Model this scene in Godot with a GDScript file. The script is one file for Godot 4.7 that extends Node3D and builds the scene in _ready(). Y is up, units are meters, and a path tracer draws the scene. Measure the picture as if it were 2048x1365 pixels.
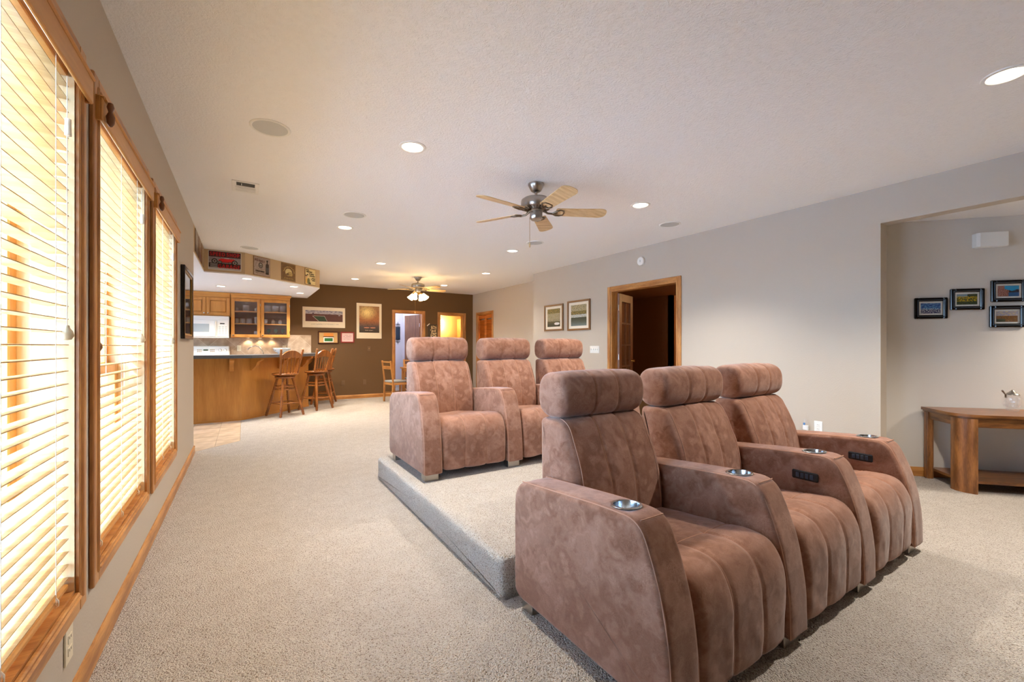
extends Node3D
# World: x = to the right along the far wall, y up, z = towards the photographer (depth D is -z). Metres. The camera stands at the origin of x and z.

# ---------------------------------------------------------------- mesh builder
class MB:
	var v := PackedVector3Array()
	var uv := PackedVector2Array()
	var g := PackedInt32Array()
	var group := 0
	var mark := 0
	func tri(a: Vector3, b: Vector3, c: Vector3, s := -1, ua := Vector2.ZERO, ub := Vector2.ZERO, uc := Vector2.ZERO) -> void:
		v.append(a); v.append(b); v.append(c)
		uv.append(ua); uv.append(ub); uv.append(uc)
		g.append(s)
	func quad(a: Vector3, b: Vector3, c: Vector3, d: Vector3, s := -1) -> void:
		tri(a, b, c, s); tri(a, c, d, s)
	func begin() -> void:
		mark = v.size()
	func close() -> void:   # turns the closed shape since begin() so that its faces look outwards
		var vol := 0.0
		var i := mark
		while i < v.size():
			vol += v[i].dot(v[i + 1].cross(v[i + 2]))
			i += 3
		if vol > 0.0:
			i = mark
			while i < v.size():
				var t := v[i + 1]
				v[i + 1] = v[i + 2]
				v[i + 2] = t
				var u := uv[i + 1]
				uv[i + 1] = uv[i + 2]
				uv[i + 2] = u
				i += 3
	func next() -> int:
		group += 1
		return group
	func box(c: Vector3, s: Vector3, bev := 0.0, b := Basis()) -> void:
		begin()
		var h := s * 0.5
		if bev <= 0.0:
			var p := []
			for i in 8:
				p.append(c + b * Vector3(h.x if i & 1 else -h.x, h.y if i & 2 else -h.y, h.z if i & 4 else -h.z))
			quad(p[0], p[2], p[3], p[1]); quad(p[4], p[5], p[7], p[6])
			quad(p[0], p[1], p[5], p[4]); quad(p[2], p[6], p[7], p[3])
			quad(p[0], p[4], p[6], p[2]); quad(p[1], p[3], p[7], p[5])
			close()
			return
		bev = minf(bev, minf(h.x, minf(h.y, h.z)) * 0.98)
		var q := func(i: int, ax: int) -> Vector3:
			var e := Vector3(h.x - bev, h.y - bev, h.z - bev)
			e[ax] = h[ax]
			return c + b * Vector3(e.x if i & 1 else -e.x, e.y if i & 2 else -e.y, e.z if i & 4 else -e.z)
		for ax in 3:
			var b1: int = [2, 4, 1][ax]
			var b2: int = [4, 1, 2][ax]
			var me: int = [1, 2, 4][ax]
			for side in 2:
				var base: int = me if side else 0
				var f := [q.call(base, ax), q.call(base | b1, ax), q.call(base | b1 | b2, ax), q.call(base | b2, ax)]
				if side:
					quad(f[0], f[1], f[2], f[3])
				else:
					quad(f[3], f[2], f[1], f[0])
			# edges along this axis, between the faces of the two other axes
			var a1: int = (ax + 1) % 3
			var a2: int = (ax + 2) % 3
			for k in 4:
				var e0: int = (b1 if k & 1 else 0) | (b2 if k & 2 else 0)
				var w := [q.call(e0, a1), q.call(e0 | me, a1), q.call(e0 | me, a2), q.call(e0, a2)]
				if (k == 0) or (k == 3):
					quad(w[3], w[2], w[1], w[0])
				else:
					quad(w[0], w[1], w[2], w[3])
		for i in 8:
			var odd: bool = ((i & 1) + ((i >> 1) & 1) + ((i >> 2) & 1)) % 2 == 1
			if odd:
				tri(q.call(i, 0), q.call(i, 1), q.call(i, 2))
			else:
				tri(q.call(i, 0), q.call(i, 2), q.call(i, 1))
		close()
	func bar(a: Vector3, b: Vector3, w: float, h: float, up := Vector3.UP, bev := 0.0) -> void:   # a beam from a to b
		var z := (b - a).normalized()
		var x := up.cross(z)
		if x.length() < 0.01:
			x = Vector3.RIGHT.cross(z)
		x = x.normalized()
		box((a + b) * 0.5, Vector3(w, h, a.distance_to(b)), bev, Basis(x, z.cross(x), z))
	func tube(path: Array, radii: Array, seg := 8) -> void:
		begin()
		var s := next()
		var rings := []
		var side := Vector3.ZERO
		for i in path.size():
			var t: Vector3 = (path[mini(i + 1, path.size() - 1)] - path[maxi(i - 1, 0)]).normalized()
			if side == Vector3.ZERO:
				side = t.cross(Vector3.UP if absf(t.y) < 0.9 else Vector3.RIGHT).normalized()
			side = (side - t * side.dot(t)).normalized()
			var up := t.cross(side)
			var r: float = radii[i] if radii.size() > 1 else radii[0]
			var ring := []
			for k in seg:
				var a := TAU * k / seg
				ring.append(path[i] + (side * cos(a) + up * sin(a)) * r)
			rings.append(ring)
		for i in path.size() - 1:
			for k in seg:
				var k2 := (k + 1) % seg
				quad(rings[i][k], rings[i + 1][k], rings[i + 1][k2], rings[i][k2], s)
		for k in range(1, seg - 1):
			tri(rings[0][0], rings[0][k], rings[0][k + 1])
			var l: Array = rings[-1]
			tri(l[0], l[k + 1], l[k])
		close()
	func lathe(prof: Array, xf := Transform3D(), seg := 20, closed := true) -> void:   # prof: Vector2(radius, height)
		begin()
		var s := next()
		for i in prof.size() - 1:
			var a: Vector2 = prof[i]
			var b: Vector2 = prof[i + 1]
			if i > 0:
				var w: float = absf((b - a).angle_to(a - prof[i - 1]))
				if w > 0.75:
					s = next()
			for k in seg:
				var t0 := TAU * k / seg
				var t1 := TAU * ((k + 1) % seg) / seg
				var p := [xf * Vector3(a.x * cos(t0), a.y, a.x * sin(t0)), xf * Vector3(b.x * cos(t0), b.y, b.x * sin(t0)), xf * Vector3(b.x * cos(t1), b.y, b.x * sin(t1)), xf * Vector3(a.x * cos(t1), a.y, a.x * sin(t1))]
				if a.x < 1e-5:
					tri(p[0], p[1], p[2], s)
				elif b.x < 1e-5:
					tri(p[0], p[1], p[3], s)
				else:
					quad(p[0], p[1], p[2], p[3], s)
		if closed:
			close()
	func prism(poly: PackedVector2Array, z0: float, z1: float, xf := Transform3D(), smooth := 0.5) -> void:   # a polygon in local x, y drawn out along z
		begin()
		var idx := Geometry2D.triangulate_polygon(poly)
		var i := 0
		while i < idx.size():
			var a := poly[idx[i]]
			var b := poly[idx[i + 1]]
			var c := poly[idx[i + 2]]
			var w := (b - a).cross(c - a)
			if w < 0.0:
				var t := b
				b = c
				c = t
			tri(xf * Vector3(a.x, a.y, z1), xf * Vector3(b.x, b.y, z1), xf * Vector3(c.x, c.y, z1))
			tri(xf * Vector3(a.x, a.y, z0), xf * Vector3(c.x, c.y, z0), xf * Vector3(b.x, b.y, z0))
			i += 3
		var ccw := not Geometry2D.is_polygon_clockwise(poly)
		var n := poly.size()
		var s := next()
		for k in n:
			var a := poly[k]
			var b := poly[(k + 1) % n]
			if absf((b - a).angle_to(a - poly[(k + n - 1) % n])) > smooth:
				s = next()
			if ccw:
				quad(xf * Vector3(a.x, a.y, z0), xf * Vector3(b.x, b.y, z0), xf * Vector3(b.x, b.y, z1), xf * Vector3(a.x, a.y, z1), s)
			else:
				quad(xf * Vector3(a.x, a.y, z1), xf * Vector3(b.x, b.y, z1), xf * Vector3(b.x, b.y, z0), xf * Vector3(a.x, a.y, z0), s)
		close()
	func cushion(prof: PackedVector2Array, x0: float, x1: float, r: float, n: int, push = null) -> void:
		# prof (depth, height) drawn out from x0 to x1 with rounded ends; push(x share, depth, height) gives how far the cover is pulled in
		begin()
		var s := next()
		var m := prof.size()
		var cw := Geometry2D.is_polygon_clockwise(prof)
		var nor := []
		for k in m:
			var t := (prof[(k + 1) % m] - prof[(k + m - 1) % m]).normalized()
			nor.append(Vector2(t.y, -t.x) * (1.0 if not cw else -1.0))
		var xs := []
		var ins := []
		for i in 6:
			var a := PI * 0.5 * i / 6
			xs.append(x0 + r * (1.0 - cos(a)))
			ins.append(r * (1.0 - sin(a)))
		for i in n + 1:
			xs.append(lerpf(x0 + r, x1 - r, float(i) / n))
			ins.append(0.0)
		for i in range(5, -1, -1):
			var a := PI * 0.5 * i / 6
			xs.append(x1 - r * (1.0 - cos(a)))
			ins.append(r * (1.0 - sin(a)))
		var rings := []
		for i in xs.size():
			var ring := PackedVector3Array()
			for k in m:
				var d: float = ins[i]
				if push != null:
					d += push.call((xs[i] - x0) / (x1 - x0), prof[k].x, prof[k].y)
				var p: Vector2 = prof[k] - nor[k] * d
				ring.append(Vector3(xs[i], p.y, -p.x))
			rings.append(ring)
		for i in rings.size() - 1:
			for k in m:
				var k2 := (k + 1) % m
				quad(rings[i][k], rings[i][k2], rings[i + 1][k2], rings[i + 1][k], s)
		for e in [0, rings.size() - 1]:
			var mid := Vector3.ZERO
			for k in m:
				mid += rings[e][k] / m
			for k in m:
				var k2 := (k + 1) % m
				if e == 0:
					tri(mid, rings[e][k2], rings[e][k], s)
				else:
					tri(mid, rings[e][k], rings[e][k2], s)
		close()
	func mesh() -> ArrayMesh:
		var st := SurfaceTool.new()
		st.begin(Mesh.PRIMITIVE_TRIANGLES)
		for t in g.size():
			st.set_smooth_group(g[t])
			for k in 3:
				st.set_uv(uv[t * 3 + k])
				st.add_vertex(v[t * 3 + k])
		st.generate_normals()
		st.index()
		return st.commit()

# ---------------------------------------------------------------- naming and placing
var used := {}
func numbered(called: String) -> String:
	if not used.has(called):
		used[called] = 0
		return called
	used[called] += 1
	return "%s_%03d" % [called, used[called]]

func P(r: float, d: float, y := 0.0) -> Vector3:
	return Vector3(r, y, -d)

func tag(o: Node, label: String, category: String, group := "") -> Node:
	o.set_meta("label", label)
	o.set_meta("category", category)
	if group:
		o.set_meta("group", group)
	return o

func thing(called: String, label: String, category: String, at := Vector3.ZERO, turn := 0.0, group := "") -> Node3D:
	var o := Node3D.new()
	o.name = numbered(called)
	add_child(o)
	o.position = at
	o.rotation.y = turn
	tag(o, label, category, group)
	return o

func part(parent: Node, called: String, mb, m: Material, label := "") -> MeshInstance3D:
	var o := MeshInstance3D.new()
	o.mesh = mb if mb is Mesh else mb.mesh()
	o.material_override = m
	if parent == self:
		o.name = numbered(called)
		add_child(o)
	else:
		o.name = called
		parent.add_child(o, true)
	if label:
		o.set_meta("label", label)
	return o

func struct(called: String, mb, m: Material, label := "", category := "") -> MeshInstance3D:
	var o := part(self, called, mb, m)
	o.set_meta("kind", "structure")
	if label:
		o.set_meta("label", label)
	if category:
		o.set_meta("category", category)
	return o

func dup(src: Node3D, at: Vector3, turn: float, label: String, group := "") -> Node3D:
	var o: Node3D = src.duplicate()
	o.name = numbered(String(src.name).get_slice("_0", 0))
	add_child(o)
	o.position = at
	o.rotation.y = turn
	o.set_meta("label", label)
	if group:
		o.set_meta("group", group)
	return o

func rbox(mb: MB, r0: float, r1: float, d0: float, d1: float, y0: float, y1: float, bev := 0.0) -> MB:
	mb.box(P((r0 + r1) * 0.5, (d0 + d1) * 0.5, (y0 + y1) * 0.5), Vector3(absf(r1 - r0), absf(y1 - y0), absf(d1 - d0)), bev)
	return mb

func one_box(c: Vector3, s: Vector3, bev := 0.0, b := Basis()) -> MB:
	var mb := MB.new()
	mb.box(c, s, bev, b)
	return mb

func rounded(pts: Array, radii: Array, n := 5) -> PackedVector2Array:
	var out := PackedVector2Array()
	var m := pts.size()
	for i in m:
		var p: Vector2 = pts[i]
		var a: Vector2 = pts[(i + m - 1) % m]
		var b: Vector2 = pts[(i + 1) % m]
		var r: float = radii[i] if radii.size() > 1 else radii[0]
		var la := minf(r, p.distance_to(a) * 0.49)
		var lb := minf(r, p.distance_to(b) * 0.49)
		if r <= 0.0:
			out.append(p)
			continue
		var s := p + (a - p).normalized() * la
		var e := p + (b - p).normalized() * lb
		for k in n + 1:
			var t := float(k) / n
			out.append(s.lerp(p, t).lerp(p.lerp(e, t), t))
	return out

func dense(poly: PackedVector2Array, step: float) -> PackedVector2Array:
	var out := PackedVector2Array()
	for i in poly.size():
		var a := poly[i]
		var b := poly[(i + 1) % poly.size()]
		var n := maxi(1, int(round(a.distance_to(b) / step)))
		for k in n:
			out.append(a.lerp(b, float(k) / n))
	return out

# ---------------------------------------------------------------- materials
var M := {}
func mat(called: String, c: Color, rough := 0.6, metal := 0.0) -> StandardMaterial3D:
	var m := StandardMaterial3D.new()
	m.resource_name = called
	m.albedo_color = c
	m.roughness = rough
	m.metallic = metal
	M[called] = m
	return m

func rgb8(r: int, g: int, b: int) -> Color:
	return Color8(r, g, b)

func noise(freq: float, seed_: int, oct := 3, type := FastNoiseLite.TYPE_SIMPLEX_SMOOTH) -> FastNoiseLite:
	var n := FastNoiseLite.new()
	n.noise_type = type
	n.frequency = freq
	n.seed = seed_
	n.fractal_octaves = oct
	return n

func seamless(n: FastNoiseLite, x: float, y: float, w: float) -> float:   # tiles over w by w through a four-way blend
	var a := n.get_noise_2d(x, y)
	var b := n.get_noise_2d(x - w, y)
	var c := n.get_noise_2d(x, y - w)
	var d := n.get_noise_2d(x - w, y - w)
	var u := x / w
	var t := y / w
	var k := sqrt((u * u + (1 - u) * (1 - u)) * (t * t + (1 - t) * (1 - t)))
	return (lerpf(lerpf(a, b, u), lerpf(c, d, u), t)) / maxf(k, 0.3)

func seamless2(n: FastNoiseLite, x: float, y: float, px: float, py: float) -> float:   # the same with two periods
	var u := x / px
	var t := y / py
	var k := sqrt((u * u + (1 - u) * (1 - u)) * (t * t + (1 - t) * (1 - t)))
	return lerpf(lerpf(n.get_noise_2d(x, y), n.get_noise_2d(x - px, y), u), lerpf(n.get_noise_2d(x, y - py), n.get_noise_2d(x - px, y - py), u), t) / maxf(k, 0.3)

func img(w: int, h: int, f: Callable) -> ImageTexture:
	var im := Image.create(w, h, false, Image.FORMAT_RGB8)
	for y in h:
		for x in w:
			im.set_pixel(x, y, f.call(x, y))
	return ImageTexture.create_from_image(im)

func triplanar(m: StandardMaterial3D, metres: float, world := false) -> StandardMaterial3D:
	m.uv1_triplanar = true
	m.uv1_world_triplanar = world
	m.uv1_scale = Vector3.ONE / metres
	m.uv1_triplanar_sharpness = 6.0
	return m

func wood(called: String, light: Color, dark: Color, rough: float, along_u: bool, seed_: int, metres := 0.6) -> StandardMaterial3D:
	var n := noise(0.02, seed_, 4)
	var f := noise(0.05, seed_ + 7, 2)
	var t := img(256, 256, func(x, y):
		var a: float = x if along_u else y   # along the grain
		var b: float = y if along_u else x
		var big := seamless2(n, b * 1.6, a * 0.16, 409.6, 40.96)
		var fine := seamless2(f, b * 9.0, a * 0.5, 2304.0, 128.0)
		var k := clampf(0.42 + big * 1.1 + fine * 0.5, 0.0, 1.0)
		return light.lerp(dark, k))
	var m := mat(called, Color.WHITE, rough)
	m.albedo_texture = t
	triplanar(m, metres)
	m.clearcoat_enabled = true
	m.clearcoat = 0.25
	m.clearcoat_roughness = 0.3
	return m

func make_materials() -> void:
	# wall paint: fine roller stipple
	var stipple := img(256, 256, func(x, y):
		var k: float = 0.5 + 0.5 * seamless(paint_noise, x, y, 256.0)
		return Color(k, k, k))
	for a in [["paint_beige", rgb8(192, 181, 166)], ["paint_tan", rgb8(196, 170, 134)], ["paint_brown", rgb8(102, 74, 42)], ["paint_grey", rgb8(216, 210, 201)], ["paint_lilac", rgb8(205, 203, 212)], ["paint_cream", rgb8(226, 200, 150)], ["paint_dark", rgb8(150, 100, 60)]]:
		var m := mat(a[0], a[1], 0.75)
		m.heightmap_enabled = true
		m.heightmap_texture = stipple
		m.heightmap_scale = 0.05
		triplanar(m, 0.35)
	# ceiling: brushed, stomped plaster
	var n1 := noise(0.035, 3, 3)
	var n2 := noise(0.02, 11, 2)
	var n3 := noise(0.09, 21, 2)
	var stomp := img(512, 512, func(x, y):
		var dir := seamless(n2, x, y, 512.0) * 9.0
		var s := seamless(n1, x * 1.0, y * 1.0, 512.0)
		var br := sin((x * cos(dir) + y * sin(dir)) * 0.55 + s * 6.0)
		var k := clampf(0.5 + 0.28 * br * clampf(s * 2.2 + 0.6, 0.0, 1.0) + 0.28 * seamless(n3, x, y, 512.0) + 0.1 * s, 0.0, 1.0)
		return Color(k, k, k))
	var c := mat("ceiling_white", rgb8(243, 243, 243), 0.85)
	c.heightmap_enabled = true
	c.heightmap_texture = stomp
	c.heightmap_scale = 0.32
	triplanar(c, 0.9)
	# carpet: cut pile with dark flecks
	var p1 := noise(0.16, 5, 2)
	var p2 := noise(0.45, 9, 1)
	var p3 := noise(0.012, 15, 2)
	var pile := img(512, 512, func(x, y):
		var k := clampf(0.5 + 0.55 * seamless(p1, x, y, 512.0) + 0.45 * p2.get_noise_2d(x, y), 0.0, 1.0)
		return Color(k, k, k))
	var fleck := img(512, 512, func(x, y):
		var a := seamless(p1, x, y, 512.0)
		var b := p2.get_noise_2d(x + 900.0, y)
		var w := seamless(p3, x, y, 512.0)
		var col := rgb8(220, 213, 204).lerp(rgb8(190, 180, 168), clampf(0.45 + 0.9 * a + 0.16 * w, 0.0, 1.0))
		var spot := clampf((-a - 0.24) * 6.0, 0.0, 1.0) * clampf((b + 0.3) * 3.0, 0.0, 1.0)
		return col.lerp(rgb8(104, 84, 66), spot * 0.9))
	for a in [["carpet", Color.WHITE], ["carpet_riser", rgb8(250, 250, 248)]]:
		var cp := mat(a[0], a[1], 0.95)
		cp.albedo_texture = fleck
		cp.heightmap_enabled = true
		cp.heightmap_texture = pile
		cp.heightmap_scale = 1.0
		cp.metallic_specular = 0.2
		triplanar(cp, 0.85, true)
	# suede of the recliners: nap brushed light and dark
	var s1 := noise(0.011, 31, 4)
	var s2 := noise(0.05, 33, 3)
	var s3 := noise(0.02, 35, 3)
	var suede := img(512, 512, func(x, y):
		var w := seamless(s3, x, y, 512.0)
		var wx: float = x + 70.0 * w
		var wy: float = y + 70.0 * seamless(s3, y, x, 512.0)
		var a := seamless(s1, clampf(wx, 0, 512), clampf(wy, 0, 512), 512.0)
		var ang := a * 5.0
		var streak := s2.get_noise_2d((x * cos(ang) + y * sin(ang)) * 0.25, (y * cos(ang) - x * sin(ang)) * 2.2)
		var k := clampf(0.52 + 0.6 * a + 0.34 * streak * (0.4 + absf(w) * 2.0), 0.0, 1.0)
		return rgb8(120, 78, 56).lerp(rgb8(166, 124, 103), k))
	var s := mat("suede", Color.WHITE, 0.8)
	s.albedo_texture = suede
	s.rim_enabled = true
	s.rim = 0.6
	s.rim_tint = 0.15
	s.metallic_specular = 0.25
	triplanar(s, 1.3)
	mat("suede_piping", rgb8(176, 130, 106), 0.7)
	# woods
	wood("oak_upright", rgb8(206, 148, 82), rgb8(160, 102, 48), 0.42, false, 41)
	wood("oak_level", rgb8(206, 148, 82), rgb8(160, 102, 48), 0.42, true, 43)
	wood("maple_upright", rgb8(212, 152, 76), rgb8(192, 130, 60), 0.4, false, 45, 1.6)
	wood("maple_level", rgb8(212, 152, 76), rgb8(192, 130, 60), 0.4, true, 47, 1.6)
	wood("jamb_wood", rgb8(232, 204, 154), rgb8(214, 180, 126), 0.45, false, 42, 1.2)
	wood("stool_wood", rgb8(172, 108, 48), rgb8(124, 70, 26), 0.3, false, 49, 0.4)
	wood("console_wood", rgb8(152, 98, 50), rgb8(96, 56, 26), 0.3, true, 51, 0.4)
	wood("console_wood_upright", rgb8(160, 104, 54), rgb8(104, 62, 30), 0.3, false, 53, 0.4)
	wood("door_wood", rgb8(150, 100, 62), rgb8(112, 70, 40), 0.4, false, 55)
	wood("louver_wood", rgb8(206, 116, 42), rgb8(170, 86, 26), 0.4, true, 57)
	wood("blade_wood", rgb8(224, 196, 148), rgb8(196, 162, 112), 0.45, true, 59, 0.35)
	for k in 3:
		var sl := wood("slat_wood_%d" % k, [rgb8(204, 170, 116), rgb8(198, 162, 108), rgb8(208, 176, 124)][k], [rgb8(178, 140, 84), rgb8(172, 132, 76), rgb8(184, 148, 92)][k], 0.4, true, 61 + k, 0.7)
		sl.backlight_enabled = true
		sl.backlight = Color(0.3, 0.23, 0.13)
	# metals, plastics, glass
	mat("nickel", rgb8(170, 164, 156), 0.28, 1.0)
	mat("chrome", rgb8(220, 222, 224), 0.12, 1.0)
	mat("cup_metal", rgb8(205, 212, 218), 0.22, 1.0)
	mat("brass", rgb8(190, 150, 84), 0.25, 1.0)
	mat("bracket_metal", rgb8(120, 108, 92), 0.3, 1.0)
	mat("white_plastic", rgb8(236, 236, 232), 0.35)
	mat("ivory_plastic", rgb8(226, 216, 190), 0.4)
	mat("speaker_cloth", rgb8(198, 200, 198), 0.7)
	mat("brown_plate", rgb8(112, 84, 56), 0.5)
	mat("black_plastic", rgb8(20, 26, 32), 0.25)
	mat("black_lacquer", rgb8(14, 12, 12), 0.18)
	mat("frame_groove", rgb8(44, 56, 70), 0.5)
	mat("dark_slot", rgb8(70, 68, 64), 0.8)
	mat("cream_card", rgb8(238, 228, 208), 0.8)
	mat("white_card", rgb8(228, 228, 222), 0.7)
	mat("picture_wood", rgb8(130, 90, 50), 0.4)
	mat("gold_frame", rgb8(176, 138, 78), 0.35, 0.7)
	mat("red_frame", rgb8(150, 44, 36), 0.35)
	mat("mahogany", rgb8(70, 30, 20), 0.3)
	mat("cabinet_inside", rgb8(112, 70, 40), 0.6)
	mat("white_enamel", rgb8(238, 238, 234), 0.25)
	mat("grey_screen", rgb8(176, 186, 190), 0.2)
	mat("black_print", rgb8(34, 26, 24), 0.7)
	mat("maroon_print", rgb8(84, 22, 26), 0.7)
	mat("red_print", rgb8(196, 20, 26), 0.6)
	mat("gold_print", rgb8(206, 180, 96), 0.6)
	mat("cord_white", rgb8(238, 230, 210), 0.7)
	mat("tassel", rgb8(196, 176, 140), 0.5)
	mat("tassel_brown", rgb8(120, 76, 44), 0.4)
	mat("stone_counter", rgb8(72, 76, 84), 0.3)
	mat("seat_cloth", rgb8(150, 154, 158), 0.85)
	mat("iron_black", rgb8(22, 22, 24), 0.5, 0.5)
	mat("towel_gold", rgb8(230, 204, 150), 0.9)
	var sp := noise(0.4, 71, 1)
	M.stone_counter.albedo_color = Color.WHITE
	M.stone_counter.albedo_texture = img(256, 256, func(x, y):
		var k := clampf(0.5 + 1.2 * sp.get_noise_2d(x, y), 0.0, 1.0)
		return rgb8(48, 52, 60).lerp(rgb8(112, 118, 126), k))
	triplanar(M.stone_counter, 0.35)
	var tn := noise(0.02, 73, 4)
	for a in [["floor_tile", rgb8(206, 184, 156), rgb8(180, 156, 128)], ["floor_tile_b", rgb8(212, 190, 164), rgb8(188, 164, 136)], ["wall_tile", rgb8(206, 186, 164), rgb8(176, 152, 128)], ["wall_tile_b", rgb8(196, 174, 150), rgb8(168, 144, 120)]]:
		var lo: Color = a[2]
		var hi: Color = a[1]
		var tm := mat(a[0], Color.WHITE, 0.35)
		tm.albedo_texture = img(128, 128, func(x, y): return lo.lerp(hi, clampf(0.5 + seamless(tn, x, y, 128.0), 0.0, 1.0)))
		triplanar(tm, 0.5)
	mat("grout", rgb8(166, 150, 130), 0.9)
	mat("grout_light", rgb8(222, 208, 188), 0.9)
	var gl := mat("pane_glass", Color(1, 1, 1, 0.015), 0.0)
	gl.transparency = BaseMaterial3D.TRANSPARENCY_ALPHA
	var cg := mat("clear_glass", Color(1, 1, 1, 0.07), 0.02)
	cg.transparency = BaseMaterial3D.TRANSPARENCY_ALPHA
	var lg := mat("lid_glass", Color(0.9, 0.95, 1.0, 0.05), 0.05)
	lg.refraction_enabled = true
	lg.refraction_scale = 0.05
	mat("picture_glass", rgb8(26, 22, 20), 0.02)
	mat("mirror", rgb8(60, 70, 80), 0.05, 1.0)
	for a in [["lamp_white", Color(1.0, 0.93, 0.82), 3.2], ["lamp_cool", Color(1.0, 0.96, 0.9), 3.2], ["lamp_shade_glow", Color(1.0, 0.86, 0.6), 2.6], ["bath_lamp_glow", Color(1.0, 0.9, 0.68), 3.0]]:
		var e := mat(a[0], Color.WHITE, 0.5)
		e.emission_enabled = true
		e.emission = a[1]
		e.emission_energy_multiplier = a[2]
	mat("patio", rgb8(226, 228, 230), 0.9)

var paint_noise := noise(0.09, 1, 3)

# pictures: flat print computed as an image on a card
func print_card(parent: Node, called: String, w: float, h: float, xf: Transform3D, tex: Texture2D, rough := 0.5) -> MeshInstance3D:
	var m := StandardMaterial3D.new()
	m.albedo_texture = tex
	m.roughness = rough
	var mb := MB.new()
	mb.begin()
	var a := xf * Vector3(-w / 2, -h / 2, 0)
	var b := xf * Vector3(w / 2, -h / 2, 0)
	var c := xf * Vector3(w / 2, h / 2, 0)
	var d := xf * Vector3(-w / 2, h / 2, 0)
	mb.tri(a, c, b, -1, Vector2(0, 1), Vector2(1, 0), Vector2(1, 1))
	mb.tri(a, d, c, -1, Vector2(0, 1), Vector2(0, 0), Vector2(1, 0))
	var back := xf.basis.z * -0.0015
	mb.tri(a + back, b + back, c + back); mb.tri(a + back, c + back, d + back)
	return part(parent, called, mb, m)

func frame_bars(w: float, h: float, t: float, depth: float, xf: Transform3D, bev := 0.003) -> MB:
	var mb := MB.new()
	for s in [-1, 1]:
		mb.box(xf * Vector3(s * (w - t) / 2, 0, depth / 2), Vector3(t, h, depth), bev, xf.basis)
		mb.box(xf * Vector3(0, s * (h - t) / 2, depth / 2), Vector3(w - 2 * t, t, depth), bev, xf.basis)
	return mb

func lettering(parent: Node, words: String, size: float, xf: Transform3D, m: Material, serif := false, width := 0.0) -> void:
	var tm := TextMesh.new()
	tm.text = words
	var sf := SystemFont.new()
	sf.font_names = PackedStringArray(["Droid Serif" if serif else "Droid Sans"])
	sf.font_weight = 700
	tm.font = sf
	tm.font_size = 32
	tm.pixel_size = size / 32.0
	tm.depth = 0.0015
	tm.curve_step = 2.0
	var o := MeshInstance3D.new()
	o.mesh = tm
	o.material_override = m
	o.name = "lettering"
	parent.add_child(o, true)
	var b := xf.basis
	if width > 0.0:
		var got := tm.get_aabb().size.x
		if got > 0.0:
			b = b.scaled_local(Vector3(width / got, 1, 1))
	o.transform = Transform3D(b, xf.origin)

func facing(at: Vector3, n: Vector3) -> Transform3D:   # local z looks along n, y stays up
	var z := n.normalized()
	var x := Vector3.UP.cross(z).normalized()
	return Transform3D(Basis(x, Vector3.UP, z), at)

# ---------------------------------------------------------------- scene
func _ready() -> void:
	# camera: level, with the lens shifted a little upwards so that uprights stay upright
	var cam := Camera3D.new()
	cam.name = "camera"
	cam.projection = Camera3D.PROJECTION_FRUSTUM
	cam.near = 0.05
	cam.far = 200.0
	cam.size = 0.05 * 1365.0 / 865.0
	cam.frustum_offset = Vector2(0, 0.05 * 10.5 / 865.0)
	cam.position = Vector3(0, 1.212, 0)
	cam.rotation_degrees.y = -31.7
	add_child(cam)
	cam.current = true

	var sky_m := ProceduralSkyMaterial.new()
	sky_m.sky_top_color = Color(0.56, 0.76, 1.0)
	sky_m.sky_horizon_color = Color(0.70, 0.86, 1.0)
	sky_m.sky_curve = 0.28
	sky_m.ground_horizon_color = Color(0.74, 0.82, 0.9)
	sky_m.ground_bottom_color = Color(0.5, 0.5, 0.5)
	sky_m.sun_angle_max = 2.0
	sky_m.energy_multiplier = 7.5
	var sky := Sky.new()
	sky.sky_material = sky_m
	var env := Environment.new()
	env.background_mode = Environment.BG_SKY
	env.sky = sky
	env.tonemap_mode = Environment.TONE_MAPPER_LINEAR
	env.tonemap_exposure = 3.25
	env.sdfgi_enabled = true
	env.ssao_enabled = true
	env.ssil_enabled = true
	var we := WorldEnvironment.new()
	we.name = "world_environment"
	we.environment = env
	add_child(we)
	var sun := DirectionalLight3D.new()
	sun.name = "sun"
	sun.light_color = Color(1.0, 0.95, 0.86)
	sun.light_energy = 2.0
	sun.light_angular_distance = 2.5
	sun.shadow_enabled = true
	add_child(sun)
	sun.look_at_from_position(Vector3(-6.0, 6.0, 3.5), Vector3.ZERO, Vector3.UP)

	make_materials()
	build_shell()
	build_windows()
	build_ceiling_fittings()
	await build_recliners()
	build_kitchen()
	build_far_wall()
	build_right_wall()
	build_alcove()

# ---------------------------------------------------------------- the room
const LW := -0.494      # left wall face
const RW := 4.717       # right wall face
const RW2 := 5.225      # right wall face beyond the corner
const FW := 10.47       # far wall face
const CH := 2.6         # ceiling
const BK := -4.2        # wall behind the photographer
const WIN := [[0.98, 2.10], [2.19, 3.30], [3.41, 4.52]]   # outer edges of the casings

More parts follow.
